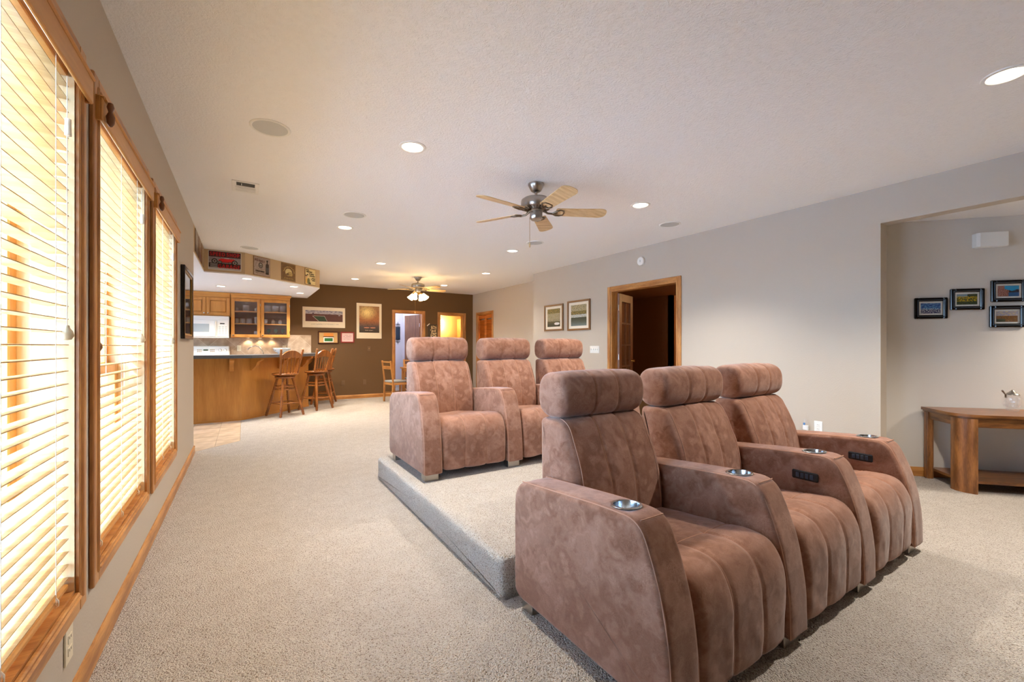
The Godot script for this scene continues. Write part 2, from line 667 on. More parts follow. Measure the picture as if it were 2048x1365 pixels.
func build_shell() -> void:
	var mb := MB.new()
	var carpet_poly := PackedVector2Array([Vector2(-0.75, BK - 0.2), Vector2(8.2, BK - 0.2), Vector2(8.2, FW + 0.05), Vector2(-0.05, FW + 0.05), Vector2(-0.05, 6.54), Vector2(-0.494, 6.12), Vector2(-0.75, 6.12)])
	var flat := Transform3D(Basis(Vector3(1, 0, 0), Vector3(0, 0, -1), Vector3(0, 1, 0)), Vector3.ZERO)
	mb.prism(carpet_poly, -0.12, 0.0, flat)
	struct("floor", mb, M.carpet, "beige flecked cut-pile carpet across the whole room", "carpet")
	# tiled kitchen floor, each tile its own piece
	mb = MB.new()
	mb.prism(PackedVector2Array([Vector2(-2.7, 6.0), Vector2(-0.494, 6.0), Vector2(-0.494, 6.12), Vector2(-0.05, 6.54), Vector2(-0.05, FW + 0.05), Vector2(-2.7, FW + 0.05)]), -0.12, -0.006, flat)
	var tf := struct("floor_kitchen", mb, M.grout, "beige square ceramic tile floor of the kitchen", "tile floor")
	var region := PackedVector2Array([Vector2(-2.6, 6.06), Vector2(-0.5, 6.06), Vector2(-0.5, 6.125), Vector2(-0.056, 6.545), Vector2(-0.056, 8.36), Vector2(-2.6, 8.3)])
	var k := 0
	for i in range(-6, 2):
		for j in range(0, 8):
			var r0 := -0.31 + i * 0.345
			var d0 := 6.0 + j * 0.345
			var cell := PackedVector2Array([Vector2(r0 + 0.003, d0 + 0.003), Vector2(r0 + 0.342, d0 + 0.003), Vector2(r0 + 0.342, d0 + 0.342), Vector2(r0 + 0.003, d0 + 0.342)])
			for piece in Geometry2D.intersect_polygons(cell, region):
				var t := MB.new()
				t.prism(piece, -0.006, 0.0, flat)
				part(tf, "tile", t, M.floor_tile if k % 3 else M.floor_tile_b)
				k += 1
	mb = MB.new()
	rbox(mb, -0.75, 8.2, BK - 0.2, FW + 0.15, CH, CH + 0.15)
	struct("ceiling", mb, M.ceiling_white, "white hand-textured plaster ceiling", "ceiling")

	# left wall with window openings
	mb = MB.new()
	var lo := LW - 0.2
	var edges := [BK - 0.2]
	for w in WIN:
		edges.append(w[0] + 0.06)
		edges.append(w[1] - 0.06)
	edges.append(6.05)
	for i in range(0, edges.size(), 2):
		rbox(mb, lo, LW, edges[i], edges[i + 1], -0.12, CH)
	for w in WIN:
		rbox(mb, lo, LW, w[0] + 0.06, w[1] - 0.06, -0.12, 0.37)
		rbox(mb, lo, LW, w[0] + 0.06, w[1] - 0.06, 2.18, CH)
	struct("wall_left", mb, M.paint_beige, "beige painted wall with a row of windows", "wall")
	# right wall with the double door opening, and the header over the alcove
	mb = MB.new()
	rbox(mb, RW, RW + 0.13, 1.52, 3.605, -0.12, CH)
	rbox(mb, RW, RW + 0.13, 4.785, 6.85, -0.12, CH)
	rbox(mb, RW, RW + 0.13, 3.605, 4.785, 2.045, CH)
	rbox(mb, RW, RW + 0.13, BK - 0.2, 1.52, 2.285, CH)
	struct("wall_right", mb, M.paint_beige, "pale beige wall with a doorway and a wide alcove opening", "wall")
	mb = MB.new()
	rbox(mb, RW + 0.13, RW2 + 0.13, 6.72, 6.85, -0.12, CH)
	rbox(mb, RW2, RW2 + 0.13, 6.85, 9.39, -0.12, CH)
	rbox(mb, RW2, RW2 + 0.13, 10.19, FW, -0.12, CH)
	rbox(mb, RW2, RW2 + 0.13, 9.39, 10.19, 2.04, CH)
	rbox(mb, RW2 + 0.1, RW2 + 0.13, 9.39, 10.19, -0.12, 2.04)
	struct("wall_side", mb, M.paint_beige, "set-back beige wall with the louvered door", "wall")
	# far wall, brown, with two door openings
	mb = MB.new()
	rbox(mb, -2.7, 3.105, FW, FW + 0.13, -0.12, CH)
	rbox(mb, 3.815, 4.28, FW, FW + 0.13, -0.12, CH)
	rbox(mb, 4.945, RW2 + 0.13, FW, FW + 0.13, -0.12, CH)
	rbox(mb, 3.105, 3.815, FW, FW + 0.13, 2.04, CH)
	rbox(mb, 4.28, 4.945, FW, FW + 0.13, 2.04, CH)
	struct("wall_far", mb, M.paint_brown, "chocolate brown accent wall with two doorways", "wall")
	# behind the photographer and around the alcove
	mb = MB.new()
	rbox(mb, -0.7, 8.2, BK - 0.2, BK, -0.12, CH)
	struct("wall_back", mb, M.paint_brown, "chocolate brown wall behind the viewpoint", "wall")
	# kitchen: closing walls
	mb = MB.new()
	rbox(mb, -2.7, LW - 0.2, 5.9, 6.05, -0.12, CH)
	rbox(mb, -2.8, -2.7, 5.9, 7.6, -0.12, CH)
	rbox(mb, -2.8, -2.7, 8.9, FW + 0.13, -0.12, CH)
	rbox(mb, -2.8, -2.7, 7.6, 8.9, -0.12, 0.95)
	rbox(mb, -2.8, -2.7, 7.6, 8.9, 2.15, CH)
	struct("wall_kitchen", mb, M.paint_tan, "tan side walls of the kitchen", "wall")
	# soffit over the kitchen
	mb = MB.new()
	mb.prism(PackedVector2Array([Vector2(LW, 6.05), Vector2(LW, 7.53), Vector2(0.0, 7.545), Vector2(1.165, 8.588), Vector2(1.165, FW), Vector2(-2.7, FW), Vector2(-2.7, 6.05)]), 2.285, CH, flat)
	struct("wall_soffit", mb, M.paint_tan, "tan dropped soffit face over the kitchen bar", "soffit")
	mb = MB.new()
	mb.prism(PackedVector2Array([Vector2(LW - 0.2, 6.05), Vector2(LW, 6.05), Vector2(LW, 7.53), Vector2(0.0, 7.545), Vector2(1.165, 8.588), Vector2(1.165, FW), Vector2(-2.7, FW), Vector2(-2.7, 6.05)]), 2.27, 2.285, flat)
	struct("ceiling_kitchen", mb, M.ceiling_white, "white lowered ceiling over the kitchen", "ceiling")
	# baseboards
	var bb := func(called: String, a: Vector3, b: Vector3, n: Vector3) -> void:
		var q := MB.new()
		var along := (b - a).normalized()
		var prof := PackedVector2Array([Vector2(0, 0), Vector2(0.013, 0), Vector2(0.013, 0.062), Vector2(0.009, 0.078), Vector2(0.004, 0.085), Vector2(0, 0.085)])
		q.prism(prof, 0.0, a.distance_to(b), Transform3D(Basis(n, Vector3.UP, along), a))
		struct(called, q, M.oak_level, "honey oak baseboard strip", "baseboard")
	bb.call("baseboard_left", P(LW, 6.05), P(LW, BK), Vector3(1, 0, 0))
	bb.call("baseboard_right", P(RW, 3.535), P(RW, 1.52), Vector3(-1, 0, 0))
	bb.call("baseboard_right_far", P(RW, 6.85), P(RW, 4.85), Vector3(-1, 0, 0))
	bb.call("baseboard_side", P(RW2, 9.32), P(RW2, 6.87), Vector3(-1, 0, 0))
	bb.call("baseboard_far", P(1.25, FW), P(3.04, FW), Vector3(0, 0, 1))
	bb.call("baseboard_far_middle", P(3.88, FW), P(4.215, FW), Vector3(0, 0, 1))
	bb.call("baseboard_back", P(LW, BK), P(8.0, BK), Vector3(0, 0, -1))
	# end cap of the left wall towards the kitchen
	var q2 := MB.new()
	rbox(q2, LW - 0.2, LW + 0.013, 6.05, 6.063, 0.0, 0.085, 0.003)
	struct("baseboard_left_end", q2, M.oak_level, "short oak baseboard around the wall end", "baseboard")
	# riser under the rear row
	mb = MB.new()
	mb.cushion(dense(rounded([Vector2(0, 0), Vector2(0, 0.205), Vector2(2.24, 0.205), Vector2(2.24, 0)], [0.0, 0.045, 0.045, 0.0], 6), 0.06), 0, 2.62, 0.035, 40)
	var rz := part(self, "carpeted_riser", mb, M.carpet_riser)
	rz.position = P(1.03, 1.77)
	tag(rz, "low carpeted platform step under the rear row of seats", "platform")
	# ground outside the windows
	mb = MB.new()
	rbox(mb, -16.0, LW - 0.25, -12.0, 18.0, -0.35, -0.25)
	struct("ground_outside", mb, M.patio, "bright pale ground outside the windows", "patio")

# ---------------------------------------------------------------- windows and blinds
func casing(parent: Node, w: float, h: float, t: float, xf: Transform3D, sill := true) -> void:   # mitred look: two steps of moulding; xf at the lower left corner, z out of the wall
	for s in [0, 1]:
		var a := MB.new()
		a.box(xf * Vector3(t / 2 if s == 0 else w - t / 2, h / 2, 0.008), Vector3(t, h, 0.016), 0.004, xf.basis)
		var cx: float = t - 0.016 if s == 0 else w - t + 0.016
		a.box(xf * Vector3(cx, h / 2, 0.011), Vector3(0.012, h - t * 1.2, 0.022), 0.005, xf.basis)
		part(parent, "side_casing", a, M.oak_upright)
	for s in ([0, 1] if sill else [1]):
		var a := MB.new()
		a.box(xf * Vector3(w / 2, t / 2 if s == 0 else h - t / 2, 0.008), Vector3(w - 2 * t, t, 0.0158), 0.004, xf.basis)
		a.box(xf * Vector3(w / 2, t - 0.016 if s == 0 else h - t + 0.016, 0.011), Vector3(w - 2 * t, 0.012, 0.022), 0.005, xf.basis)
		part(parent, "head_casing" if s else "sill_casing", a, M.oak_level)

func build_windows() -> void:
	var names := ["nearest to the viewpoint", "in the middle with a double-hung sash", "farthest, beside the framed picture"]
	var slat_prof := PackedVector2Array()
	for i in 5:
		var x := -0.025 + 0.0125 * i
		slat_prof.append(Vector2(x, 0.0022 * (1.0 - pow(x / 0.025, 2)) + 0.0014))
	for i in range(4, -1, -1):
		var x := -0.025 + 0.0125 * i
		slat_prof.append(Vector2(x, 0.0022 * (1.0 - pow(x / 0.025, 2)) - 0.0014))
	var L: float = 1.11 - 0.13 - 0.012
	var smb := MB.new()
	smb.prism(slat_prof, -L / 2, L / 2)
	var slat := smb.mesh()
	for n in WIN.size():
		var a: float = WIN[n][0]
		var b: float = WIN[n][1]
		var mid := (a + b) / 2
		var W := b - a
		var win := Node3D.new()
		win.name = "window_%d" % (n + 1)
		add_child(win)
		win.set_meta("kind", "structure")
		win.set_meta("label", "oak-framed window %s" % names[n])
		win.set_meta("category", "window")
		# casing round the opening; its frame of reference looks into the room
		casing(win, W, 2.244 - 0.307, 0.066, Transform3D(Basis(Vector3(0, 0, -1), Vector3.UP, Vector3(1, 0, 0)), P(LW, a, 0.307)))
		# jamb lining
		for s in [0, 1]:
			var j := MB.new()
			rbox(j, LW - 0.2, LW + 0.002, a + 0.06 if s == 0 else b - 0.072, a + 0.072 if s == 0 else b - 0.06, 0.37, 2.18)
			part(win, "jamb", j, M.jamb_wood)
		var j2 := MB.new()
		rbox(j2, LW - 0.2, LW + 0.002, a + 0.072, b - 0.072, 0.37, 0.382)
		part(win, "sill", j2, M.oak_level)
		j2 = MB.new()
		rbox(j2, LW - 0.2, LW + 0.002, a + 0.072, b - 0.072, 2.168, 2.18)
		part(win, "head_jamb", j2, M.oak_level)
		var d0 := a + 0.072
		var d1 := b - 0.072
		var sash := func(y0: float, y1: float, r: float) -> void:
			var f := MB.new()
			rbox(f, r - 0.018, r + 0.018, d0, d0 + 0.055, y0, y1, 0.004)
			rbox(f, r - 0.018, r + 0.018, d1 - 0.055, d1, y0, y1, 0.004)
			rbox(f, r - 0.018, r + 0.018, d0 + 0.055, d1 - 0.055, y0, y0 + 0.055, 0.004)
			rbox(f, r - 0.018, r + 0.018, d0 + 0.055, d1 - 0.055, y1 - 0.055, y1, 0.004)
			var fr := part(win, "sash", f, M.maple_upright)
			var g := MB.new()
			rbox(g, r - 0.002, r + 0.002, d0 + 0.05, d1 - 0.05, y0 + 0.05, y1 - 0.05)
			part(fr, "pane", g, M.pane_glass)
		if n == 1:
			sash.call(0.384, 1.12, LW - 0.13)
			sash.call(1.07, 2.166, LW - 0.17)
		else:
			sash.call(0.384, 2.166, LW - 0.15)
		# blind
		var lab: String = ["pale maple slat blind on the nearest window", "pale maple slat blind on the middle window", "pale maple slat blind on the farthest window"][n]
		var bl := thing("window_blind", lab, "blind", P(LW - 0.036, mid, 0.0), 0.0, "maple slat blinds on the window wall")
		var va := MB.new()
		va.box(Vector3(0.068, 2.115, 0), Vector3(0.012, 0.095, W - 0.03), 0.004)
		va.box(Vector3(0.072, 2.155, 0), Vector3(0.018, 0.014, W - 0.03), 0.005)
		for s in [-1, 1]:
			va.box(Vector3(0.056, 2.115, s * (W - 0.042) / 2), Vector3(0.02, 0.095, 0.012), 0.002)
		var vp := part(bl, "valance", va, M.maple_level)
		var kn := MB.new()
		kn.lathe([Vector2(0, 0.05), Vector2(0.008, 0.046), Vector2(0.012, 0.03), Vector2(0.007, 0.012), Vector2(0.014, -0.006), Vector2(0.012, -0.03), Vector2(0.006, -0.042), Vector2(0, -0.046)], Transform3D(Basis(), Vector3(0.088, 2.105, W / 2 - 0.05)), 12)
		part(vp, "turned_knob", kn, M.tassel_brown, "dark turned wooden knob")
		part(bl, "head_rail", one_box(Vector3(0, 2.14, 0), Vector3(0.05, 0.04, L), 0.003), M.maple_level)
		var rng := RandomNumberGenerator.new()
		rng.seed = 100 + n
		var y := 2.085
		var count := 0
		while y > 0.43:
			var o := part(bl, "slat", slat, M["slat_wood_%d" % (rng.randi() % 3)])
			o.position = Vector3(0, y, rng.randf_range(-0.002, 0.002))
			o.rotation.z = deg_to_rad(2.0 + rng.randf_range(-1.5, 1.5))
			y -= 0.0435
			count += 1
		part(bl, "bottom_rail", one_box(Vector3(0, 0.405, 0), Vector3(0.05, 0.018, L), 0.004), M.maple_level)
		for s in [-1, 0, 1]:
			for q in [-1, 1]:
				var c := MB.new()
				c.tube([Vector3(q * 0.0275, 2.13, s * 0.36), Vector3(q * 0.0275, 0.40, s * 0.36)], [0.0011], 5)
				part(bl, "ladder_cord", c, M.cord_white)
			var loop := MB.new()
			loop.tube([Vector3(0.026, 0.425, s * 0.36), Vector3(0.034, 0.415, s * 0.36 + 0.004), Vector3(0.034, 0.4, s * 0.36 + 0.006), Vector3(0.026, 0.393, s * 0.36)], [0.0022], 5)
			part(bl, "cord_loop", loop, M.cord_white)
		# pull cords with their tassels
		for s in [[-1, 1.26, "tassel"], [1, 1.22, "tassel_brown"]]:
			var z: float = -s[0] * -1.0 * (L / 2 - 0.05)
			var c := MB.new()
			c.tube([Vector3(0.034, 2.1, z), Vector3(0.034, s[1], z)], [0.0014], 5)
			part(bl, "pull_cord", c, M.cord_white)
			var t := MB.new()
			t.lathe([Vector2(0, 0.022), Vector2(0.006, 0.02), Vector2(0.007, 0.012), Vector2(0.015, 0.0), Vector2(0.017, -0.014), Vector2(0.011, -0.026), Vector2(0, -0.028)], Transform3D(Basis(), Vector3(0.034, s[1], z)), 12)
			part(bl, "cord_tassel", t, M[s[2]])
		var cl := MB.new()
		cl.lathe([Vector2(0, 0.03), Vector2(0.008, 0.028), Vector2(0.009, -0.026), Vector2(0, -0.03)], Transform3D(Basis(), Vector3(0.036, 1.93, -(L / 2 - 0.05))), 10)
		part(bl, "cord_joiner", cl, M.cord_white)
	var kw := Node3D.new()   # kitchen window, outside the view on the left
	kw.name = "window_4"
	add_child(kw)
	kw.set_meta("kind", "structure")
	kw.set_meta("label", "wide kitchen window out of view")
	kw.set_meta("category", "window")
	kw.transform = facing(P(-2.75, 8.25, 1.55), Vector3(1, 0, 0))
	part(kw, "sash", frame_bars(1.3, 1.2, 0.07, 0.04, Transform3D()), M.oak_upright)
	part(kw, "pane", one_box(Vector3(0, 0, 0.02), Vector3(1.18, 1.08, 0.004)), M.pane_glass)
	# wall outlet under the nearest window
	outlet(P(LW, 1.965, 0.237), Vector3(1, 0, 0), "ivory duplex outlet low on the wall under the nearest window", M.ivory_plastic)
	# framed picture between the last window and the wall end
	var pic := thing("framed_picture", "black-framed glossy picture on the window wall beside the kitchen", "picture", P(LW + 0.002, 5.25, 1.617))
	var xf := Transform3D(Basis(Vector3(0, 0, -1), Vector3.UP, Vector3(1, 0, 0)), Vector3.ZERO)
	part(pic, "outer_frame", frame_bars(0.74, 0.67, 0.03, 0.032, xf), M.black_lacquer)
	part(pic, "inner_frame", frame_bars(0.68, 0.61, 0.02, 0.026, xf), M.gold_frame, "gilt inner frame")
	part(pic, "glass", one_box(xf * Vector3(0, 0, 0.012), Vector3(0.64, 0.57, 0.012), 0.0, xf.basis), M.picture_glass)

func outlet(at: Vector3, n: Vector3, label: String, m: Material, group := "", blank := false) -> Node3D:
	var o := thing("wall_outlet", label, "outlet", at, 0.0, group)
	o.transform = facing(at, n)
	part(o, "plate", one_box(Vector3(0, 0, 0.003), Vector3(0.072, 0.116, 0.006), 0.003), m)
	if not blank:
		for s in [-1, 1]:
			var f := part(o, "socket", one_box(Vector3(0, s * 0.02, 0.0065), Vector3(0.034, 0.028, 0.003), 0.0015), m)
			var h := MB.new()
			for k in [-1, 1]:
				h.box(Vector3(k * 0.007, s * 0.02 + 0.003, 0.008), Vector3(0.002, 0.008, 0.001))
			part(f, "slot", h, M.dark_slot)
	return o

# ---------------------------------------------------------------- ceiling
func spot(parent: Node, at: Vector3, col: Color, energy: float, angle := 62.0, size := 0.06) -> void:
	var l := SpotLight3D.new()
	l.name = "light"
	l.light_color = col
	l.light_energy = energy
	l.spot_angle = angle
	l.spot_angle_attenuation = 0.6
	l.spot_range = 30.0
	l.spot_attenuation = 2.0
	l.light_size = size
	l.shadow_enabled = true
	parent.add_child(l, true)
	l.position = at
	l.rotation_degrees.x = -90

var warm := Color(1.0, 0.96, 0.91)
func build_ceiling_fittings() -> void:
	var spots := [
		[0.992, 2.924, "recessed downlight left of the near fan, beside the round speaker"],
		[0.994, 5.316, "recessed downlight in front of the smaller round ceiling speaker, left side"],
		[3.305, 2.95, "recessed downlight right of the near fan blades"],
		[3.309, 5.344, "recessed downlight below the near fan's pull chain"],
		[1.937, 7.305, "recessed downlight in front of the far fan, on its left"],
		[3.901, 7.256, "recessed downlight in front of the far fan, on its right"],
		[1.927, 9.263, "recessed downlight between the soffit corner and the far fan"],
		[3.855, 9.186, "recessed downlight close behind the far fan's right blade"],
		[3.311, 0.554, "large bright recessed downlight at the upper right edge"]]
	for s in spots:
		var o := thing("recessed_light", s[2], "ceiling light", P(s[0], s[1], CH), 0.0, "recessed downlights of the main ceiling")
		var t := MB.new()
		t.lathe([Vector2(0.07, -0.003), Vector2(0.074, -0.007), Vector2(0.09, -0.005), Vector2(0.093, 0.0), Vector2(0.07, 0.0), Vector2(0.07, -0.003)], Transform3D(), 28)
		part(o, "trim_ring", t, M.white_plastic)
		var e := MB.new()
		e.lathe([Vector2(0, -0.0015), Vector2(0.07, -0.0015), Vector2(0.07, 0.0), Vector2(0, 0.0)], Transform3D(), 28)
		part(o, "lamp_disc", e, M.lamp_white)
		spot(o, Vector3(0, -0.015, 0), warm, 2.1 if s[1] < 4.0 else 1.1 if s[1] < 6.0 else 0.7)
	var ks := [[-0.357, 9.152, "recessed light in the lowered kitchen ceiling over the microwave"], [0.028, 7.929, "recessed light near the bend of the lowered kitchen ceiling"], [0.74, 8.549, "recessed light near the outer edge of the lowered kitchen ceiling"], [0.932, 9.525, "recessed light in front of the glass cabinet, lowered kitchen ceiling"]]
	for s in ks:
		var o := thing("recessed_light", s[2], "ceiling light", P(s[0], s[1], 2.27), 0.0, "recessed downlights of the kitchen ceiling")
		var t := MB.new()
		t.lathe([Vector2(0.06, -0.003), Vector2(0.064, -0.006), Vector2(0.076, -0.004), Vector2(0.078, 0.0), Vector2(0.06, 0.0), Vector2(0.06, -0.003)], Transform3D(), 24)
		part(o, "trim_ring", t, M.white_plastic)
		var e := MB.new()
		e.lathe([Vector2(0, -0.0015), Vector2(0.06, -0.0015), Vector2(0.06, 0.0), Vector2(0, 0.0)], Transform3D(), 24)
		part(o, "lamp_disc", e, M.lamp_cool)
		spot(o, Vector3(0, -0.015, 0), Color(1.0, 0.95, 0.88), 1.4)
	var sp := [[0.138, 3.144, "round ceiling speaker closest to the windows and the viewpoint"], [0.984, 4.758, "round ceiling speaker behind the left downlights"], [4.115, 3.242, "round ceiling speaker near the right wall above the doorway"], [3.31, 4.773, "round ceiling speaker half behind the pull chain fob"], [0.061, 7.125, "round ceiling speaker above the row of tin signs"]]
	for s in sp:
		var o := thing("ceiling_speaker", s[2], "speaker", P(s[0], s[1], CH), 0.0, "round speakers set in the ceiling")
		var t := MB.new()
		t.lathe([Vector2(0.1, -0.004), Vector2(0.108, -0.008), Vector2(0.116, -0.004), Vector2(0.117, 0.0), Vector2(0.1, 0.0), Vector2(0.1, -0.004)], Transform3D(), 32)
		part(o, "rim", t, M.white_plastic)
		var e := MB.new()
		e.lathe([Vector2(0, -0.005), Vector2(0.1, -0.004), Vector2(0.1, 0.0), Vector2(0, 0.0)], Transform3D(), 32)
		part(o, "grille", e, M.speaker_cloth)
	# air vent
	var v := thing("ceiling_vent", "white rectangular ceiling air vent with a dark slot", "vent", P(0.006, 4.43, CH))
	part(v, "plate", one_box(Vector3(0, -0.003, 0), Vector3(0.2, 0.006, 0.3), 0.002), M.white_plastic)
	part(v, "duct_slot", one_box(Vector3(0, -0.0062, 0.085), Vector3(0.135, 0.001, 0.085)), M.dark_slot, "dark slot of the vent")
	for i in 4:
		part(v, "louver", one_box(Vector3(0, -0.0072, -0.11 + i * 0.04), Vector3(0.15, 0.0012, 0.03), 0.0, Basis(Vector3.RIGHT, deg_to_rad(6))), M.white_plastic)
	part(v, "damper_lever", one_box(Vector3(-0.03, -0.012, 0.1), Vector3(0.005, 0.014, 0.02), 0.001), M.white_plastic)
	build_fans()

func fan(label: String, at: Vector3, first: float, lit: bool) -> Node3D:
	var o := thing("ceiling_fan", label, "ceiling fan", at)
	var mb := MB.new()
	mb.lathe([Vector2(0, 0), Vector2(0.068, 0), Vector2(0.07, -0.012), Vector2(0.06, -0.03), Vector2(0.044, -0.062), Vector2(0.03, -0.072), Vector2(0, -0.072)], Transform3D(), 24)
	part(o, "canopy", mb, M.nickel)
	mb = MB.new()
	mb.lathe([Vector2(0.011, -0.06), Vector2(0.011, -0.13), Vector2(0.02, -0.135), Vector2(0.02, -0.15), Vector2(0, -0.15), Vector2(0, -0.06), Vector2(0.011, -0.06)], Transform3D(), 14)
	part(o, "down_rod", mb, M.nickel)
	mb = MB.new()
	mb.lathe([Vector2(0, -0.118), Vector2(0.06, -0.12), Vector2(0.105, -0.128), Vector2(0.125, -0.142), Vector2(0.13, -0.155), Vector2(0.13, -0.195), Vector2(0.122, -0.21), Vector2(0.075, -0.224), Vector2(0, -0.226)], Transform3D(), 32)
	part(o, "motor_housing", mb, M.nickel)
	mb = MB.new()
	for k in 24:
		var a := TAU * k / 24
		mb.bar(Vector3(cos(a) * 0.112, -0.2155, sin(a) * 0.112), Vector3(cos(a) * 0.078, -0.2255, sin(a) * 0.078), 0.006, 0.003)
	part(o, "vent_ribs", mb, M.bracket_metal)
	mb = MB.new()
	mb.lathe([Vector2(0, -0.22), Vector2(0.062, -0.222), Vector2(0.066, -0.232), Vector2(0.05, -0.24), Vector2(0.054, -0.25), Vector2(0.054, -0.296), Vector2(0.042, -0.31), Vector2(0, -0.313)], Transform3D(), 24)
	part(o, "switch_housing", mb, M.nickel)
	var yb := -0.238
	for i in 5:
		var ang := deg_to_rad(first + 72.0 * i)
		# local frame: x out along the blade (angle measured from world right towards depth)
		var out := Vector3(cos(ang), 0, -sin(ang))
		var side := Vector3.UP.cross(out).normalized()
		var tilt := Basis(out, deg_to_rad(-13.0))
		var up := tilt * Vector3.UP
		var sd := tilt * side
		var bf := Basis(out, up, out.cross(up))
		var prof := rounded([Vector2(0.17, -0.056), Vector2(0.57, -0.07), Vector2(0.61, -0.04), Vector2(0.61, 0.04), Vector2(0.57, 0.07), Vector2(0.17, 0.056)], [0.02, 0.03, 0.03, 0.03, 0.03, 0.02], 4)
		var bm := MB.new()
		bm.prism(prof, -0.003, 0.003, Transform3D(Basis(out, bf.z, -up), Vector3(0, yb, 0)))
		var m: StandardMaterial3D = M.blade_wood
		part(o, "blade", bm, m)
		var br := MB.new()
		br.tube([out * 0.06 + Vector3(0, yb + 0.012, 0), out * 0.1 + Vector3(0, yb - 0.012, 0), out * 0.15 + Vector3(0, yb - 0.016, 0), out * 0.185 + Vector3(0, yb - 0.005, 0)], [0.011, 0.009, 0.009, 0.008], 8)
		for s in [-1, 1]:
			br.tube([out * 0.14 + Vector3(0, yb - 0.014, 0), out * 0.17 + sd * s * 0.03 + Vector3(0, yb - 0.012, 0), out * 0.205 + sd * s * 0.045 + Vector3(0, yb - 0.006, 0), out * 0.235 + sd * s * 0.03 + Vector3(0, yb - 0.006, 0), out * 0.24 + Vector3(0, yb - 0.006, 0)], [0.008, 0.008, 0.007, 0.006, 0.005], 8)
		part(o, "blade_bracket", br, M.bracket_metal)
	mb = MB.new()
	var cd := Vector3(-0.052, 0, -0.02)
	var drop := 0.36 if not lit else 0.66
	mb.tube([cd + Vector3(0, -0.29, 0), cd + Vector3(0, -0.29 - drop * 0.62, 0)], [0.0016], 5)
	part(o, "pull_chain", mb, M.brass)
	mb = MB.new()
	mb.lathe([Vector2(0, 0.02), Vector2(0.004, 0.018), Vector2(0.007, 0.0), Vector2(0.006, -0.02), Vector2(0, -0.024)], Transform3D(Basis(), cd + Vector3(0, -0.3 - drop * 0.62, 0)), 10)
	part(o, "chain_fob", mb, M.blade_wood)
	if lit:
		mb = MB.new()
		mb.lathe([Vector2(0, -0.305), Vector2(0.05, -0.31), Vector2(0.055, -0.33), Vector2(0.03, -0.352), Vector2(0, -0.356)], Transform3D(), 20)
		part(o, "light_hub", mb, M.brass)
		for i in 4:
			var a := deg_to_rad(47.0 + 90.0 * i)
			var dir := Vector3(cos(a), 0, -sin(a))
			var arm := MB.new()
			arm.tube([Vector3(0, -0.33, 0) + dir * 0.04, dir * 0.085 + Vector3(0, -0.325, 0), dir * 0.11 + Vector3(0, -0.345, 0)], [0.008], 8)
			part(o, "lamp_arm", arm, M.brass)
			var axis := (dir * 0.62 + Vector3(0, -0.78, 0)).normalized()
			var sx := axis.cross(Vector3.UP).normalized()
			var xf := Transform3D(Basis(sx, -axis, sx.cross(-axis)), dir * 0.105 + Vector3(0, -0.34, 0))
			var sh := MB.new()
			sh.lathe([Vector2(0, 0.004), Vector2(0.026, 0.0), Vector2(0.036, -0.03), Vector2(0.044, -0.07), Vector2(0.062, -0.115), Vector2(0.058, -0.115), Vector2(0.04, -0.07), Vector2(0.03, -0.03), Vector2(0, -0.012)], xf, 20)
			part(o, "lamp_shade", sh, M.lamp_shade_glow, "glowing frosted glass bell shade")
			var l := OmniLight3D.new()
			l.name = "light"
			l.light_color = Color(1.0, 0.82, 0.56)
			l.light_energy = 0.07
			l.omni_range = 30.0
			l.omni_attenuation = 2.0
			l.light_size = 0.04
			l.shadow_enabled = true
			o.add_child(l, true)
			l.position = xf * Vector3(0, -0.075, 0)
	return o

func build_fans() -> void:
	fan("five-blade ceiling fan without lamps over the rear recliners", P(2.116, 3.035, CH), 37.0 + 8.0, false)
	fan("five-blade ceiling fan with four lit glass shades by the brown wall", P(2.963, 8.396, CH), 4.0, true)

